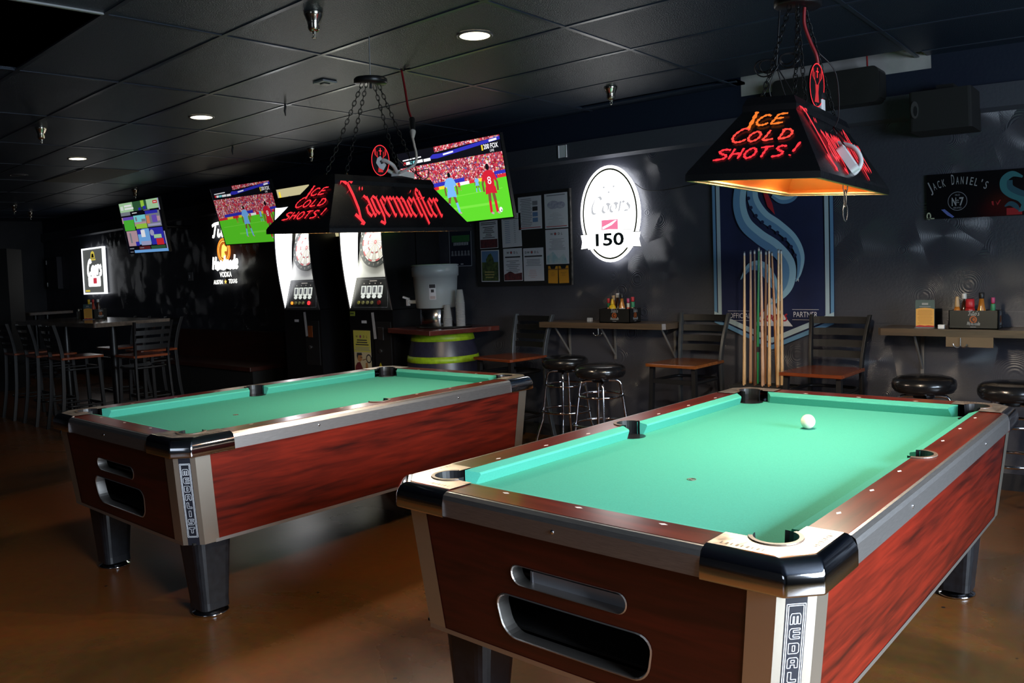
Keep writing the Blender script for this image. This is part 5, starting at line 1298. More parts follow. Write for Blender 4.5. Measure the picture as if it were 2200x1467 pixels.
    m = MB(); m.b2((0.10, -0.010, 0.82), (0.17, -0.006, 0.93), mat('coin_slot_amber', (0.20, 0.05, 0.01), 0.4) if lit is DLITB else STEEL); m.build('coin_slot', T)
    m = MB(); m.cyl((0.12, -0.006, 0.72), (0.12, -0.014, 0.72), 0.018, STEEL, n=14); m.build('lock', T)
    m = MB(); m.b2((-0.13, -0.0012, 0.965), (-0.06, -0.0002, 0.99), PAPER); m.build('sticker', T)
    m = MB(); m.ext([(tape_dx, 1.062), (tape_dx + .034, 1.064), (tape_dx + .060, 0.83), (tape_dx + .024, 0.825)], -0.0075, -0.0063, mat('white_tape', (0.42, 0.42, 0.44), 0.6)); m.build('tape_strip', T)
    return T
OFFRED = mat('dark_red_button', (0.22, 0.012, 0.012), 0.35)
make_dart('dart machine on the right with a yellow league flyer taped to its front', (-5.81, -0.62, 0), DLIT, 0.018, mat('dull_yellow_button', (0.36, 0.34, 0.06), 0.4), OFFRED)
make_dart('dart machine on the left with an orange and a red lit button', (-6.86, -0.62, 0), DLITB, 0.035, glow('orange_lamp', (1.0, 0.30, 0.02), 1.6), glow('red_lamp', (1.0, 0.03, 0.04), 1.3))
YEL = mat('yellow_flyer', lin((196, 190, 84)), 0.7); CRM = mat('cream_flyer', lin((196, 184, 150)), 0.7); SKN = mat('printed_skin', (0.42, 0.20, 0.07), 0.7); MAR = mat('printed_maroon', (0.13, 0.015, 0.02), 0.7)
def dartfly(m, w, h, y):
    m.rect(-w / 2, h * .02, w / 2, h / 2, y, YEL)
    m.text('W', -.072, h * .34, .020, y - .0003, INK, bold=.02); m.text('D', .028, h * .34, .020, y - .0003, INK, bold=.02); m.text('L', .072, h * .34, .020, y - .0003, INK, bold=.02); m.ell(-.020, h * .34 + .010, .016, .016, y - .0003, GREYINK, 14); m.ell(-.020, h * .34 + .010, .010, .010, y - .0005, REDINK, 12)
    art_lines(m, -w * .42, h * .31, w * .42, h * .16, 3, INK, y - .0003, .3, .5); art_lines(m, -w * .46, h * .14, w * .46, h * .05, 3, GREYINK, y - .0003, .2)
    m.ell(-w * .18, -h * .11, w * .15, h * .085, y - .0004, SKN, 20); m.plate([(-w * .35, -h * .08), (-w * .33, h * .0), (-w * .05, h * .005), (-w * .02, -h * .05), (-w * .26, -h * .055), (-w * .30, -h * .14)], y - .0006, INK); m.rect(-w * .14, -h * .105, -w * .02, -h * .09, y - .0006, INK)
    m.plate([(-w * .5, -h * .5), (w * .05, -h * .5), (-w * .02, -h * .34), (-w * .16, -h * .20), (-w * .34, -h * .22), (-w * .45, -h * .30)], y - .0003, MAR)
    m.ann(w * .36, -h * .12, w * .16, h * .10, w * .05, y - .0004, INK, n=20); m.stroke([(-w * .02, -h * .16), (w * .22, -h * .13)], y - .0007, BROWNP, .008); m.plate([(w * .14, -h * .5), (w * .34, -h * .5), (w * .28, -h * .2), (w * .16, -h * .22)], y - .0004, SKN); m.rect(-w * .10, -h * .46, w * .10, -h * .44, y - .0006, REDINK)
paper('yellow flyer with a man throwing a dart, taped to the right dart machine', -6.055, 0.490, -5.815, 0.900, dartfly, CRM, grp='posters', name='flyer', cat='flyer').location.y = -0.630
def stk(m, w, h, y): m.rect(-w * .4, -h * .1, w * .3, h * .2, y, GREENP)
paper('small lime sticker at the upper left of the right dart machine', -6.100, 1.030, -6.030, 1.072, stk, mat('lime_sticker', (0.26, 0.33, 0.04), 0.7), grp='posters', name='sticker', cat='sticker').location.y = -0.6222
m = MB(); m.ext([(-.030, -.028), (.040, -.028), (.008, .032)], -.0008, .0008, mat('yellow_sticker', (0.45, 0.36, 0.02), 0.6))
tag(m.build('sticker', loc=(-5.700, -0.628, 0.585)), 'yellow triangle sticker low on the right dart machine', 'sticker', 'posters')

# ------------------------------------------------------------------ barrel table with water cooler and cups
t = thing('barrel_table', 'dark barrel with lime hoops under a square red-brown top', 'barrel table', (-5.09, -0.435, 0), radians(-12.5))
STAVE = mat('dark_staves', (0.020, 0.020, 0.040), 0.35, noise=0.3, nscale=20, stretch=(6, 6, 0.6)); LIME = mat('lime_hoop', (0.26, 0.42, 0.012), 0.45, noise=0.18, nscale=30); BTOP = wood('red_brown_board', (0.060, 0.011, 0.007), (0.105, 0.020, 0.012), 0.20, 'x', 0.4)
prof = lambda z: 0.252 + 0.068 * (1 - ((z - 0.445) / 0.445) ** 2)
m = MB(); zs = [0.0 + 0.89 * i / 16 for i in range(17)]; m.lathe([(prof(z) if z else 0.25, z) for z in zs], STAVE, n=36)
m.build('barrel', t)
for z0, z1 in ((0.825, 0.893), (0.648, 0.700), (0.190, 0.240), (0.0, 0.065)):
    m = MB(); m.lathe([(prof(z0) + .001, z0), (prof(z0) + .005, z0 + .001), (prof((z0 + z1) / 2) + .006, (z0 + z1) / 2), (prof(z1) + .005, z1 - .001), (prof(z1) + .001, z1)], LIME, n=36, cap=False); m.build('hoop', t)
m = MB(); m.b2((-0.335, -0.345, 0.892), (0.36, 0.345, 0.932), BTOP); m.build('top', t, bevel=0.004)
m = MB(); m.lathe(((0.0, 0.0), (0.16, 0.0), (0.17, 0.004), (0.17, 0.010), (0.0, 0.010)), BLACKP, n=28); tag(m.build('tray', loc=(-5.08, -0.42, 0.9325), rot=None), 'flat black tray under the water cooler and cups on the barrel table', 'tray').scale = (1.55, 1.25, 1)
t = thing('cooler_stand', 'shiny metal drum standing under the water cooler', 'stand', (-5.155, -0.43, 0.943), 0)
m = MB(); m.lathe(((0.145, 0.0), (0.148, 0.004), (0.148, 0.145), (0.142, 0.152), (0.0, 0.152)), mat('polished_steel', (0.50, 0.50, 0.52), 0.16, 1.0), n=40); m.build('drum', t)
t = thing('water_cooler', 'pale grey round plastic water cooler with white spigot on the barrel table', 'water cooler', (-5.155, -0.43, 1.096), 0)
COOL = mat('pale_grey_plastic', (0.36, 0.40, 0.42), 0.32)
m = MB(); m.lathe(((0.165, 0.0), (0.172, 0.006), (0.182, 0.15), (0.190, 0.268), (0.200, 0.272), (0.202, 0.345), (0.196, 0.350), (0.196, 0.356), (0.203, 0.358), (0.203, 0.366), (0.19, 0.37), (0.0, 0.37)), COOL, n=44)
m.build('body', t)
m = MB(); m.cyl((-0.165, -0.08, 0.055), (-0.225, -0.11, 0.055), 0.016, WHITE, n=12); m.box((-0.232, -0.113, 0.050), (0.025, 0.025, 0.055), WHITE); m.box((-0.248, -0.120, 0.090), (0.060, 0.022, 0.016), WHITE, (0, 0.3, 0.45)); m.build('spigot', t)
def wrap(mm, a0, a1, z0, z1, r, mt): mm.loft([[(r(z) * cos(a), r(z) * sin(a), z) for a in [a0 + (a1 - a0) * i / 5 for i in range(6)]] for z in (z0, z1)], mt, closed=False)
rr = lambda z: 0.1735 + 0.010 * (z / 0.15)
m = MB(); wrap(m, radians(-62), radians(-44), 0.075, 0.205, rr, PAPER); wrap(m, radians(-61), radians(-45), 0.172, 0.203, lambda z: rr(z) + .0006, INK); wrap(m, radians(-57), radians(-49), 0.135, 0.160, lambda z: rr(z) + .0006, INK); wrap(m, radians(-60), radians(-46), 0.080, 0.105, lambda z: rr(z) + .0006, mat('pink_print', (.45, .36, .36), .7)); m.build('label_strip', t, recalc=False)
m = MB(); wrap(m, radians(-140), radians(-118), 0.180, 0.222, rr, mat('faded_sticker', (0.34, 0.33, 0.37), 0.6)); m.build('faded_sticker', t, recalc=False)
CUP = mat('clear_cup', (0.55, 0.56, 0.58), 0.12, trans=0.35, alpha=0.62)
def cup_mesh():
    m = MB(); m.lathe(((0.024, 0.0), (0.026, 0.001), (0.0385, 0.108), (0.041, 0.110), (0.041, 0.115), (0.038, 0.115), (0.0245, 0.003), (0.0, 0.003)), CUP, n=20, cap=False); return m
def stack(x, y, n, pitch, lab, grp):
    first = None
    for k in range(n):
        if first is None: first = cup_mesh().build('plastic_cup'); o = first
        else: o = first.copy(); COL.objects.link(o)
        o.location = (x, y, 0.944 + 0.115 + k * pitch); o.rotation_euler = (pi, 0, 0.3 * k)
        tag(o, lab, 'cup', grp)
stack(-4.870, -0.43, 15, 0.0135, 'clear plastic cup in the tall stack beside the water cooler', 'cups in the tall stack')
stack(-4.955, -0.50, 6, 0.0130, 'clear plastic cup in the short stack nearest the water cooler', 'cups in the short stack')

# ------------------------------------------------------------------ wall shelves
SHW = wood('grey_brown_shelf', (0.060, 0.042, 0.028), (0.130, 0.085, 0.052), 0.32, 'x', 0.2); BRK = mat('grey_bracket', (0.14, 0.135, 0.13), 0.45)
HOOKM = mat('hook_metal', (0.7, 0.68, 0.66), 0.22, 1.0)
def coat_hook(par, x, y, z):
    m = MB(); m.cyl((x, y, z), (x, y, z - 0.05), 0.004, HOOKM, n=8)
    for s in (-1, 1): m.tube(spline([(x, y, z - 0.048), (x + s * 0.018, y - 0.006, z - 0.056), (x + s * 0.034, y - 0.010, z - 0.046), (x + s * 0.038, y - 0.010, z - 0.034)], 5), 0.004, HOOKM, n=8)
    return m.build('coat_hook', par)
def make_shelf(label, x0, x1, depth, zt, brackets, th=0.042):
    t = thing('wall_shelf', label, 'wall shelf', (x0, 0, zt), 0, 'drink shelves on the wall')
    m = MB(); P = [(0, -0.010), (x1 - x0, -0.010), (x1 - x0, -depth + 0.02), (x1 - x0 - 0.02, -depth), (0.02, -depth), (0, -depth + 0.02)]
    m.loft([[(x, y, z) for x, y in P] for z in (-th, 0)], SHW, cap=True); m.build('board', t, bevel=0.004)
    for x in brackets:
        m = MB(); X = x - x0
        m.b2((X - .010, -0.016, -0.30), (X + .010, -0.009, -th), BRK); m.b2((X - .010, -depth * .8, -th - .006), (X + .010, -0.009, -th), BRK)
        m.cyl((X, -0.016, -0.265), (X, -depth * .72, -th - .004), 0.009, BRK, n=6); m.build('bracket', t)
    return t
sA = make_shelf('grey-brown wall shelf under the oval beer sign, between two chairs', -4.165, -3.010, 0.285, 0.975, (-4.05, -3.61, -3.08))
coat_hook(sA, -3.596 + 4.165, -0.262, -0.042)
sB = make_shelf('grey-brown wall shelf at the right edge under the whiskey sign', -1.525, 0.60, 0.300, 0.975, (-1.33, -0.45, 0.45))
m = MB(); m.b2((-1.130 + 1.525, -0.296, -0.100), (-0.872 + 1.525, -0.280, -0.042), mat('raw_board', (0.13, 0.09, 0.05), 0.6)); hb = m.build('hook_board', sB)
coat_hook(hb, -1.048 + 1.525, -0.305, -0.046)

# ------------------------------------------------------------------ chairs
CFR = mat('dark_chair_frame', (0.007, 0.007, 0.008), 0.45, 0.0, spec=0.35); CUP_R = mat('grey_chair_upright', (0.10, 0.11, 0.12), 0.30, 0.6); SEATW = wood('honey_seat', (0.16, 0.045, 0.010), (0.30, 0.095, 0.020), 0.24, 'x', 0.4); SEATR = wood('red_seat', (0.13, 0.026, 0.008), (0.24, 0.052, 0.014), 0.26, 'x', 0.35)
def make_chair(label, loc, rz, seatm, upm, group):
    T = thing('bar_chair', label, 'chair', loc, rz, group)
    m = MB(); rings = []
    for z, g in ((0.700, -0.004), (0.704, 0.0), (0.718, 0.0), (0.722, -0.006)):
        rings.append([(x, y, z) for x, y in [(-.195 - g * 0, -.205), (-.150, -.212 - g), (0, -.216 - g), (.150, -.212 - g), (.195, -.205), (.202 + g, -.18), (.185 + g, .20), (.17, .21), (-.17, .21), (-.185 - g, .20), (-.202 - g, -.18)]])
    m.loft(rings, seatm, cap=True); m.build('seat', T)
    for s in (-1, 1):
        m = MB(); pts = spline([(s * .190, .265, 0.0), (s * .176, .215, .30), (s * .168, .195, .60), (s * .166, .195, .74), (s * .176, .225, .90), (s * .190, .270, 1.045)], 5)
        rings = [[(x - .0105, y - .018, z), (x + .0105, y - .018, z), (x + .0105, y + .018, z), (x - .0105, y + .018, z)] for x, y, z in pts]
        m.loft(rings, upm, cap=True); m.build('back_upright', T, bevel=0.003)
        m = MB(); m.loft([[(s * .165 + a + s * q, -.165 + b - abs(q), z) for a, b in ((-.015, -.015), (.015, -.015), (.015, .015), (-.015, .015))] for z, q in ((0.0, .020), (.70, 0.0))], CFR, cap=True); m.build('leg', T)
    for z in (1.010, 0.938, 0.866, 0.800):
        m = MB(); yb = .198 + (z - .74) * .245; hw = .166 + (z - .74) * .075
        arcx = [(-hw + 2 * hw * i / 8) for i in range(9)]
        m.loft([[(x, yb + .024 * (1 - (x / hw) ** 2) + dy, zz) for x in arcx] for dy, zz in ((-.004, z - .022), (-.004 + .004, z + .022), (.006, z + .022), (.002, z - .022), (-.004, z - .022))], CFR, closed=False); m.build('back_slat', T)
    for z, r in ((0.600, .011), (0.24, .011)):
        q = .020 * (1 - z / .70)
        m = MB(); m.box((0, -.165 - q, z), (.30 + 2 * q, .018, .030), CFR)
        for s in (-1, 1):
            m.tube(spline([(s * (.165 + q), -.165 - q, z), (s * .172, 0.0, z), (s * .160, .14, z), (s * .08, .175, z), (0, .180, z)], 5), r, CFR, n=6)
        m.build('stretcher', T)
    return T
CH = 'tall ladder-back chairs'
chB = make_chair('tall ladder-back chair with honey-coloured seat right of the middle wall shelf', (-2.815, -0.335, 0), -0.045, SEATW, CUP_R, CH)
chC = make_chair('tall dark ladder-back chair with reddish seat right of the cues', (-1.815, -0.420, 0), -0.045, SEATR, CFR, CH)
chA = make_chair('tall ladder-back chair with red seat between barrel table and middle wall shelf', (-4.330, -0.430, 0), -0.13, SEATR, CUP_R, CH); chA.scale = (1.12, 1.0, 0.985)

# ------------------------------------------------------------------ round stools
VINYL = mat('black_vinyl', (0.008, 0.008, 0.009), 0.22, coat=0.3, bump=0.05, bscale=60)
def make_stool(label, loc, rz):
    T = thing('bar_stool', label, 'stool', loc, rz, 'round stools with black vinyl seats')
    m = MB(); m.lathe(((0.0, 0.645), (0.120, 0.640), (0.158, 0.648), (0.172, 0.668), (0.175, 0.690), (0.170, 0.712), (0.150, 0.726), (0.145, 0.7265), (0.120, 0.733), (0.06, 0.737), (0.0, 0.738)), VINYL, n=40); m.build('seat', T)
    m = MB(); m.lathe(((0.055, 0.612), (0.060, 0.616), (0.060, 0.642), (0.0, 0.644)), BLACKP, n=20); m.build('swivel_plate', T)
    for k in range(4):
        a = pi / 2 * k
        d = Vector((cos(a), sin(a), 0)); P = lambda r, z: (d.x * r, d.y * r, z)
        m = MB(); m.tube([P(.045, .622), P(.095, .622), P(.118, .618), P(.133, .606), P(.141, .586), P(.146, .55), P(.158, .46), P(.178, .30), P(.186, .245), P(.196, .215), P(.222, .14), P(.236, .09), P(.240, .05), P(.240, .012)], 0.0105, CHROME, n=10); leg = m.build('leg', T)
        m = MB(); m.cyl(P(.240, 0), P(.240, .030), .0135, mat('tan_rubber_foot', (0.30, 0.20, 0.12), 0.6), n=10); m.build('foot', leg)
    m = MB(); m.ring((0, 0, .520), .152, .009, CHROME, n=36, k=8); m.build('upper_ring', T)
    m = MB(); m.ring((0, 0, .325), .189, .009, CHROME, n=36, k=8); m.build('foot_ring', T)
    return T
st = make_stool('black vinyl stool behind the frontmost one, under the middle wall shelf', (-3.785, -0.435, 0), 0.50)
dup(st, (-3.230, -0.775, 0), 0.72, 'frontmost black vinyl stool left of the honey-seat chair')
dup(st, (-1.185, -0.560, 0), 0.3, 'black vinyl stool left of two under the right wall shelf')
dup(st, (-0.715, -0.640, 0), 1.0, 'black vinyl stool at the right picture edge under the right wall shelf')

# ------------------------------------------------------------------ cue rack and cues
t = thing('cue_rack', 'low black floor rack holding the cues in front of the banner', 'cue rack', (-2.255, -0.30, 0), 0)
m = MB(); m.b2((-.20, -.10, 0), (.20, .10, .05), BLACKM); m.build('base', t, bevel=0.004)
m = MB()
for x in (-.19, .19):
    m = MB(); m.b2((x - .012, -.09, .05), (x + .012, .09, .575), BLACKM); m.build('side', t)
m = MB()
for y in (-.095, -.03, .03, .095):
    m.b2((-.205, y - .010, .572), (.205, y + .010, .590), BLACKM)
m.build('top_frame', t)
MAPLE = mat('maple_cue', (0.62, 0.40, 0.20), 0.30, coat=0.3); PALEC = mat('pale_cue', (0.58, 0.36, 0.24), 0.30, coat=0.3); BROWNC = mat('brown_cue', (0.24, 0.10, 0.035), 0.30, coat=0.3); ORC = mat('orange_brown_cue', (0.42, 0.17, 0.045), 0.30, coat=0.3); GREENC = mat('green_cue', (0.02, 0.25, 0.09), 0.30, coat=0.3); DKC = mat('dark_brown_cue', (0.10, 0.04, 0.018), 0.35, coat=0.3); FERR = mat('ferrule', (0.55, 0.55, 0.54), 0.4); TIPM = mat('leather_tip', (0.10, 0.12, 0.16), 0.8)
cues = [(-2.371, -2.383, 1.457, -.33, MAPLE, MAPLE, 'leftmost maple cue in the floor rack', None), (-2.359, -2.368, 1.466, -.262, PALEC, ORC, 'pale cue second from the left in the floor rack', None), (-2.300, -2.306, 1.466, -.33, DKC, DKC, 'thin dark brown cue left of the green one', None),
        (-2.300, -2.322, 1.484, -.262, GREENC, GREENC, 'bright green cue in the floor rack', 1), (-2.256, -2.252, 1.463, -.33, PALEC, PALEC, 'pale cue just right of the green one', None), (-2.251, -2.268, 1.459, -.262, BROWNC, BROWNC, 'brown cue behind the middle of the rack', None),
        (-2.200, -2.207, 1.463, -.33, MAPLE, ORC, 'maple cue with an orange-brown butt right of the middle', None), (-2.211, -2.180, 1.451, -.262, ORC, ORC, 'orange-brown cue leaning to the right', None), (-2.136, -2.149, 1.465, -.33, MAPLE, BROWNC, 'maple cue second from the right, brown butt', None), (-2.147, -2.148, 1.462, -.262, MAPLE, MAPLE, 'rightmost plain maple cue in the floor rack', None)]
for xt, xm, zt, y, ms, mb, lab, joint in cues:
    # xm is where the cue passes the top of the rack; its butt stands on the base
    k = (xt - xm) / (zt - .60); xb = xm - k * (.60 - .052)
    Q = lambda z: (xb + k * (z - .052) + 2.255, y + .30, z)
    T = thing('pool_cue', lab, 'pool cue', (-2.255, -0.30, 0), 0, 'cues in the floor rack')
    m = MB(); m.cyl(Q(.052), Q(.60), .0150, mb, r1=.0118, n=12); m.build('butt', T)
    m = MB(); m.cyl(Q(.60), Q(zt - .022), .0118, ms, r1=.0064, n=12); m.build('shaft', T)
    m = MB(); m.cyl(Q(zt - .022), Q(zt - .006), .0064, FERR, n=10); m.build('ferrule', T)
    m = MB(); m.cyl(Q(zt - .006), Q(zt + .004), .0062, TIPM, n=10); m.build('tip', T)
    if joint: m = MB(); m.cyl(Q(.80), Q(.835), .0125, BLACKP, n=12); m.build('joint_collar', T)

# ------------------------------------------------------------------ condiments
CADK = mat('black_caddy', (0.010, 0.010, 0.010), 0.35); CADO = mat('copper_print', (0.30, 0.07, 0.012), 0.5)
def make_caddy(label, loc, rz, w, d, h, lean=0.0):
    T = thing('condiment_caddy', label, 'condiment caddy', loc, rz, 'condiment caddies')
    m = MB(); m.b2((-w / 2, -d / 2, 0), (w / 2, d / 2, 0.006), CADK)
    for a, b in (((-w / 2, -d / 2), (w / 2, -d / 2 + .005)), ((-w / 2, d / 2 - .005), (w / 2, d / 2)), ((-w / 2, -d / 2), (-w / 2 + .005, d / 2)), ((w / 2 - .005, -d / 2), (w / 2, d / 2))): m.b2((a[0], a[1], 0.0), (b[0], b[1], h), CADK)
    m.build('tray', T)
    def art(mm):
        script(mm, "Tito's", -.030, h * .74, .062, .026, -.0006, DIMW, .0045); mm.ell(0, h * .52, .021, .021, -.0006, CADO, 18); mm.ell(.0, h * .52, .013, .014, -.0010, CADK, 12); mm.ell(.003, h * .52, .008, .009, -.0012, CADO, 10)
        script(mm, 'Handmade', -.034, h * .22, .070, .020, -.0006, DIMW, .0045); mm.rect(-.016, h * .10, .016, h * .13, -.0006, GREYINK)
    m = MB(); art(m); o = m.build('front_print', T, recalc=False); o.location = (0.0, -d / 2 - .0004, 0)
    m = MB(); art(m); o = m.build('side_print', T, recalc=False); o.location = (w / 2 + .0004, 0, 0); o.rotation_euler = (0, 0, pi / 2); o.scale = (.9, 1, 1)
    return T
def bottle(label, loc, prof, body, capm, capz, band=None, name='sauce_bottle', cat='sauce bottle', grp='bottles in the condiment caddies', n=16):
    T = thing(name, label, cat, loc, 0, grp)
    m = MB(); m.lathe([p for p in prof if p[1] <= capz] + [(0, capz)], body, n=n); m.build('bottle', T)
    r = [p[0] for p in prof if p[1] <= capz][-1]; top = prof[-1][1]
    m = MB(); m.lathe(((r + .001, capz), (r + .002, capz + .002), (prof[-1][0], top - .003), (prof[-1][0] * .8, top), (0, top)), capm, n=n, cap=False); m.build('cap', T)
    if band:
        z0, z1, rr_, mt = band; m = MB(); m.lathe(((rr_, z0), (rr_ + .0006, z0 + .001), (rr_ + .0006, z1 - .001), (rr_, z1)), mt, n=n, cap=False); m.build('label', T)
    return T
HOT = mat('hot_sauce', (0.35, 0.03, 0.01), 0.12, coat=0.5); AMB = mat('amber_sauce', (0.45, 0.16, 0.02), 0.12, coat=0.5); BRW = mat('brown_sauce', (0.05, 0.015, 0.006), 0.12, coat=0.5); MUST = mat('mustard_plastic', (0.75, 0.46, 0.015), 0.35); KETC = mat('ketchup_plastic', (0.38, 0.012, 0.014), 0.25, coat=0.4)
CAPR = mat('red_cap', (0.50, 0.02, 0.03), 0.4); CAPW = mat('white_cap', (0.62, 0.62, 0.60), 0.4); CAPK = BLACKP; CAPC = mat('tan_cap', (0.50, 0.34, 0.18), 0.4); CAPP = mat('pink_cap', (0.45, 0.05, 0.16), 0.4); GLAB = mat('green_label', (0.03, 0.22, 0.10), 0.5); WLAB = mat('white_label', (0.55, 0.52, 0.45), 0.5); RLAB = mat('red_label', (0.45, 0.04, 0.02), 0.5)
small = [(.013, 0), (.017, .004), (.017, .085), (.010, .110), (.009, .140), (.012, .142), (.012, .172)]
tall = [(.018, 0), (.023, .004), (.023, .110), (.012, .150), (.011, .172), (.014, .174), (.014, .205)]
def squeeze(s=1.0): return [(.024, 0), (.028, .006), (.027, .095), (.024, .115), (.014, .126), (.012, .130), (.017, .132), (.013, .150), (.006, .170)]
z0 = 0.982
make_caddy('black condiment caddy full of sauces on the middle wall shelf', (-3.455, -0.175, 0.9752), 0.0, 0.270, 0.150, 0.105)
for lab, x, y, pr, bd, cp, cz, bn in (
    ('small red-capped sauce bottle with green label, left end of the middle caddy', -3.560, -.165, small, HOT, CAPR, .140, (.105, .136, .0118, GLAB)),
    ('tan-capped bottle with red label behind the mustard in the middle caddy', -3.538, -.130, [(a * 1.05, b * 1.12) for a, b in small], AMB, CAPC, .157, (.03, .085, .0185, RLAB)),
    ('white-capped dark bottle behind the mustard in the middle caddy', -3.505, -.125, [(a * .95, b * 1.02) for a, b in tall], BRW, CAPW, .176, (.03, .10, .0225, WLAB)),
    ('yellow mustard squeeze bottle in the middle caddy', -3.500, -.205, squeeze(), MUST, MUST, .130, (.03, .08, .0285, mat('mustard_label', (.8, .62, .1), .5))),
    ('tall black-capped sauce bottle at the centre of the middle caddy', -3.440, -.165, tall, AMB, CAPK, .172, (.03, .10, .0235, WLAB)),
    ('red-capped pale-label bottle right of centre in the middle caddy', -3.388, -.160, small, HOT, CAPP, .140, (.105, .136, .0118, WLAB)),
    ('red-capped green-label bottle at the right end of the middle caddy', -3.345, -.165, [(a * 1.15, b * 1.06) for a, b in small], BRW, CAPR, .149, (.105, .146, .0145, GLAB))):
    bottle(lab, (x, y, z0), pr, bd, cp, cz, bn)
m = MB(); m.b2((-.02, -.014, 0), (.02, .014, .032), mat('clear_shot_cup', (.5, .52, .55), .15, alpha=.5)); tag(m.build('shot_cup', loc=(-3.720, -.19, .976), bevel=.004), 'tiny clear cup left of the middle condiment caddy', 'cup')
make_caddy('black condiment caddy on the right wall shelf under the whiskey sign', (-0.990, -0.180, 0.9752), 0.0, 0.272, 0.135, 0.106)
for lab, x, y, pr, bd, cp, cz, bn in (
    ('tan wooden-topped bottle with a red band in the right caddy', -1.092, -.185, [(.015, 0), (.019, .004), (.019, .10), (.013, .118), (.016, .120), (.016, .172), (.010, .178)], AMB, CAPC, .118, (.085, .098, .0195, RLAB)),
    ('white-capped dark bottle in the right caddy', -1.060, -.150, [(a * 1.0, b * .95) for a, b in tall], BRW, CAPW, .163, None),
    ('amber hot-sauce bottle with black cap in the right caddy', -0.958, -.180, [(.022, 0), (.030, .004), (.030, .075), (.018, .125), (.013, .165), (.016, .167), (.016, .200)], AMB, CAPK, .165, None),
    ('small pink-capped bottle with green label in the right caddy', -0.895, -.180, small, HOT, CAPP, .140, (.09, .136, .0130, GLAB))):
    bottle(lab, (x, y, z0), pr, bd, cp, cz, bn)
bottle('squat red ketchup bottle in the right caddy', (-1.020, -.185, z0), [(.026, 0), (.030, .005), (.029, .10), (.024, .118), (.026, .120), (.031, .124), (.031, .158), (.024, .164)], KETC, CAPR, .118)
m = MB(); m.b2((-.018, -.012, 0), (.018, .012, .024), WHITE); tag(m.build('sugar_packet_box', loc=(-1.165, -.255, .9752), bevel=.003), 'tiny white box in front of the right condiment caddy', 'box')
def menu_card(label, loc, rz):
    T = thing('menu_card', label, 'menu', loc, rz, None)
    m = MB(); m.ext(rrect(-.055, 0, .055, .165, .006, 3), -.001, .001, mat('teal_card', (0.05, 0.09, 0.09), 0.5)); m.build('card', T)
    m = MB(); m.plate([(-.052, .006), (.052, .006), (.052, .112), (.03, .117), (0, .119), (-.03, .117), (-.052, .112)], -.0014, mat('orange_card', (0.66, 0.33, 0.06), 0.5)); art_lines(m, -.044, .108, .044, .024, 10, BROWNP, -.0018, .3, .18); m.rect(-.018, .136, .018, .148, -.0014, DIMW); m.rect(-.032, .124, .032, .128, -.0014, GREYINK); m.plate([(-.052, .006), (.052, .006), (.052, .012), (.02, .016), (0, .013), (-.03, .017), (-.052, .011)], -.0018, REDINK); m.build('print', T, recalc=False)
    m = MB(); m.b2((-.056, -.02, 0), (.056, .03, .004), mat('clear_stand', (.4, .42, .45), .1, alpha=.4)); m.build('stand', T)
    return T
menu_card('orange and teal menu card standing left of the right condiment caddy', (-1.265, -0.225, 0.9755), 0.06)
# ------------------------------------------------------------------ things on the ceiling
DISC = glow('downlight_disc', (1.0, 0.90, 0.62), 4.0); TRIMR = mat('downlight_trim', (0.10, 0.09, 0.09), 0.4)
OFFD = mat('unlit_downlight', (0.10, 0.10, 0.11), 0.4)
for i, (x, y, lab, on) in enumerate(((-2.971, -2.193, 'round lit ceiling light nearest the viewer', 1), (-5.717, -2.237, 'round lit ceiling light left of the farther lamp chains', 1), (-8.092, -2.243, 'round lit ceiling light farthest from the viewer', 1), (-9.435, -2.362, 'round unlit ceiling light at the far left', 0))):
    T = thing('ceiling_light', lab, 'ceiling light', (x, y, ZC), 0, 'round recessed ceiling lights')
    m = MB(); m.lathe(((0.078, 0.003), (0.080, -0.003), (0.094, -0.004), (0.096, 0.003)), TRIMR, n=36, cap=False); m.build('trim_ring', T)
    m = MB(); m.lathe(((0.079, 0.002), (0.079, -0.001), (0.0, -0.001)), DISC if on else OFFD, n=36, cap=False); m.build('lens', T)
    if on:
        l = bpy.data.lights.new('downlight', 'SPOT'); l.energy = 3.0; l.color = (1.0, 0.84, 0.60); l.spot_size = radians(100); l.spot_blend = 0.6; l.shadow_soft_size = 0.06
        lo = bpy.data.objects.new('downlight', l); COL.objects.link(lo); lo.parent = T; lo.location = (0, 0, -0.02)
SPR = mat('sprinkler_metal', (0.66, 0.62, 0.52), 0.16, 1.0)
first = None
for x, y, lab in ((-3.200, -3.045, 'shiny fire sprinkler nearest the viewer, left of the near ceiling light'), (-3.190, -0.610, 'fire sprinkler on the ceiling in front of the oval beer sign'), (-6.540, -0.650, 'fire sprinkler just left of the chains of the farther lamp'), (-6.670, -3.076, 'fire sprinkler on the dark ceiling at the upper left'), (-10.348, -0.643, 'fire sprinkler above the leftmost television'), (-12.776, -1.368, 'left one of the two far fire sprinklers in the dark corner'), (-13.694, -0.835, 'right one of the two far fire sprinklers in the dark corner')):
    if first is None:
        T = first = thing('fire_sprinkler', lab, 'sprinkler', (x, y, ZC), 0, 'ceiling sprinklers')
        m = MB(); m.lathe(((0.045, 0.002), (0.046, -0.004), (0.040, -0.016), (0.030, -0.042), (0.029, -0.046), (0.027, -0.075), (0.020, -0.086), (0.0, -0.088)), SPR, n=28, cap=False); m.build('escutcheon', T)
        m = MB(); m.cyl((0, 0, -.086), (0, 0, -.100), .008, SPR, n=10); m.cyl((-.009, 0, -.086), (-.005, 0, -.114), .0025, SPR, n=6); m.cyl((.009, 0, -.086), (.005, 0, -.114), .0025, SPR, n=6); m.lathe(((0.0, -.117), (.010, -.117), (.012, -.114), (0, -.113)), SPR, n=14); m.build('head', T)
    else: dup(first, (x, y, ZC), 0.5, lab)
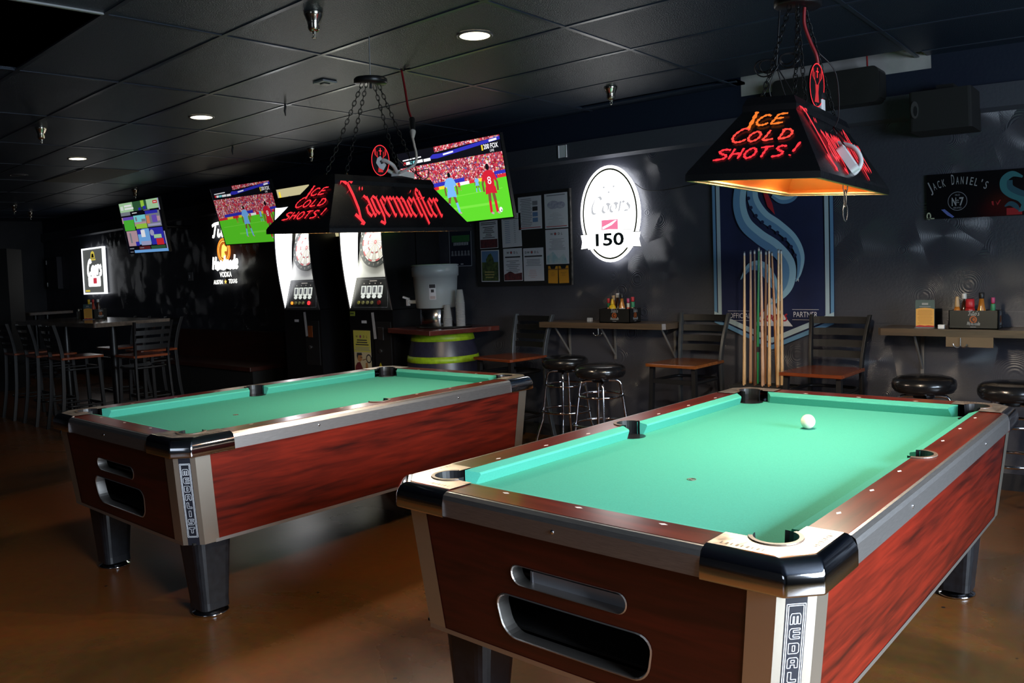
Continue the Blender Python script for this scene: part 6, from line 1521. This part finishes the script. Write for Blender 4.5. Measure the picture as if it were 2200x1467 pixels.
for x, y, lab in ((-4.977, -2.001, 'black clip hanging from the ceiling left of the lamp canopy'), (-6.735, -1.376, 'small black clip hanging from the dark ceiling above the left television')):
    m = MB(); m.tube([(0, 0, 0), (0.004, 0, -.02), (-0.004, 0, -.05), (0.003, 0, -.085)], [.005, .009, .008, .003], BLACKP, n=6)
    tag(m.build('ceiling_clip', loc=(x, y, ZC)), lab, 'clip', 'hanging ceiling clips')
T = thing('ceiling_sensor', 'small square white sensor on the ceiling beside the farther lamp canopy', 'sensor', (-4.282, -2.173, ZC), 0.0)
m = MB(); m.b2((-.055, -.055, -.010), (.055, .055, .002), mat('grey_white_plastic', (.30, .30, .31), .5)); m.build('plate', T, bevel=.003)
m = MB(); m.b2((-.022, -.022, -.016), (.022, .022, -.010), BLACKP); m.build('eye', T)
T = thing('air_vent', 'dim beige return air panel on the dark ceiling at the left', 'vent', (-9.27, -1.655, ZC), 0)
m = MB(); m.b2((-.60, -.295, -.006), (.60, .295, .004), mat('beige_vent', (0.13, 0.11, 0.075), 0.6)); m.build('panel', T)
m = MB(); m.b2((.38, -.297, -.012), (.56, -.285, -.004), mat('white_edge', (.5, .48, .45), .5)); m.build('clip', T)
m = MB(); m.tube(spline([(0, 0, 0.004), (.03, -.02, -.006), (.07, -.02, -.008)], 4), .006, BLACKP, n=6)
tag(m.build('cable_clip', loc=(-3.745, -1.985, ZC)), 'black cable clip beside the hole where the red cord leaves the ceiling', 'clip', 'hanging ceiling clips')
m = MB(); m.tube(spline([(-1.60, -.165, 2.66), (-1.635, -.05, 2.52), (-1.650, -.012, 2.42), (-1.66, -.010, 2.34)], 6), .006, REDCORD, n=6)
tag(m.build('cable', loc=(0, 0, 0)), 'thin red cable coming out of the ceiling gap beside the black wall box', 'cable')

# ------------------------------------------------------------------ the dark far end: high tables, chairs, bench
HTOP = wood('grey_table_top', (0.07, 0.052, 0.040), (0.13, 0.095, 0.070), 0.20, 'x', 0.3)
def high_table(label, loc, w, d, zt, hook):
    T = thing('high_table', label, 'table', loc, 0, 'high bar tables at the far end')
    m = MB(); m.loft([[(x, y, z) for x, y in rrect(-w / 2, -d / 2, w / 2, d / 2, .02, 2)] for z in (zt - .04, zt)], HTOP, cap=True); m.build('top', T)
    for x in (-w * .28, w * .28):
        m = MB(); m.cyl((x, 0, .03), (x, 0, zt - .04), .04, BLACK, n=14); m.build('column', T)
        m = MB(); m.box((x, 0, .018), (.56, .07, .036), BLACK); m.box((x, 0, .018), (.07, .56, .036), BLACK); m.build('base', T)
    if hook: coat_hook(T, w * .405, d * .40, zt - .04); coat_hook(T, -w * .1, -d * .46, zt - .04)
    return T
high_table('long high table with grey-brown top in the dark at the left', (-9.055, -1.86, 0), 2.30, 0.78, 1.05, True)
high_table('farther high table behind the long one against the far left corner', (-14.30, -0.56, 0), 1.0, 0.70, 1.05, False)
for lab, x, y, rz in (('dark chair at the right end of the long high table', -7.92, -1.78, -pi / 2), ('dark chair in front of the long high table, right one', -8.50, -2.22, pi), ('dark chair in front of the long high table, middle one', -9.15, -2.24, pi), ('dark chair in front of the long high table, left one', -9.80, -2.26, pi), ('dark chair behind the long high table, right one', -8.45, -1.44, 0), ('dark chair behind the long high table, left one', -9.25, -1.42, 0)):
    dup(chC, (x, y, 0), rz, lab, CH)
T = thing('bench', 'dark red-brown wall bench between the high table and the dart machines', 'bench', (-9.1, -0.02, 0), 0)
BEN = wood('dark_bench', (0.035, 0.010, 0.007), (0.065, 0.018, 0.011), 0.4, 'x')
m = MB(); m.b2((-1.40, -.07, .42), (1.10, 0, .80), BEN); m.build('backrest', T, bevel=.006)
m = MB(); m.b2((-1.40, -.52, .40), (1.10, -.07, .45), BEN); m.build('seat', T, bevel=.006)
m = MB(); m.b2((-1.38, -.48, 0), (1.08, -.08, .40), BLACKM); m.build('box', T)
T = thing('arcade_machine', 'dark upright machine with a small bluish window at the far left edge', 'machine', (-13.05, -1.60, 0), 0.9)
m = MB(); m.b2((-.28, -.25, 0), (.28, .30, 2.0), BLACKM); m.build('cabinet', T)
m = MB(); m.rect(-.12, 1.52, .10, 1.80, -.252, mat('bluish_glass', (0.02, 0.035, 0.05), 0.15)); m.rect(-.10, 1.55, .06, 1.565, -.256, glow('blue_glint', (.25, .45, .6), .5)); m.build('window', T)
m = MB()
for x, z, w_, h_ in ((-.10, 1.27, .06, .04), (.0, 1.21, .03, .03), (-.12, 1.12, .06, .02), (-.06, 1.03, .04, .05)): m.rect(x, z, x + w_, z + h_, -.253, PAPER)  # small pale rectangles on the machine front
m.build('pale_marks', T)
T = thing('wall_mirror_frame', 'dark framed panel on the far left wall', 'panel', (XL + 0.012, -1.2, 1.55), 0)
m = MB(); m.b2((-.008, -.45, -.55), (.012, .45, .55), mat('dark_frame', (.03, .018, .012), .4)); m.build('frame', T)
m = MB(); m.b2((.012, -.40, -.50), (.016, .40, .50), mat('dark_pane', (.006, .006, .008), .2)); m.build('pane', T)
# sauces and menu on the long high table
zt = 1.0505
make_caddy('dark condiment caddy on the long high table at the left', (-9.22, -1.72, zt), 0.2, 0.26, 0.16, 0.105)
for lab, x, y, pr, bd, cp, cz in (('yellow bottle in the caddy on the dark high table', -9.26, -1.75, tall, MUST, MUST, .172), ('red ketchup bottle in the caddy on the dark high table', -9.19, -1.73, tall, HOT, CAPR, .172), ('white-capped brown bottle in the caddy on the dark high table', -9.31, -1.71, small, BRW, CAPW, .140), ('dark sauce bottle at the right of the caddy on the dark high table', -9.13, -1.70, tall, BRW, CAPW, .172)):
    bottle(lab, (x, y, zt + .0062), pr, bd, cp, cz)
menu_card('orange menu card standing on the dark high table at the left', (-9.02, -1.86, zt + .0005), 0.55)
for lab, x in (('clear salt shaker left of the caddy on the dark high table', -9.55), ('second clear shaker beside the salt on the dark high table', -9.48)):
    bottle(lab, (x, -1.76, zt + .0005), [(.018, 0), (.022, .003), (.020, .075), (.016, .080), (.018, .082), (.018, .10), (.010, .108)], mat('clear_glass_jar', (.35, .35, .36), .1, alpha=.6), STEEL, .080, None, 'shaker', 'shaker', 'shakers on the high table')
# crumbs and bits dropped on the floor, chipped wall marks
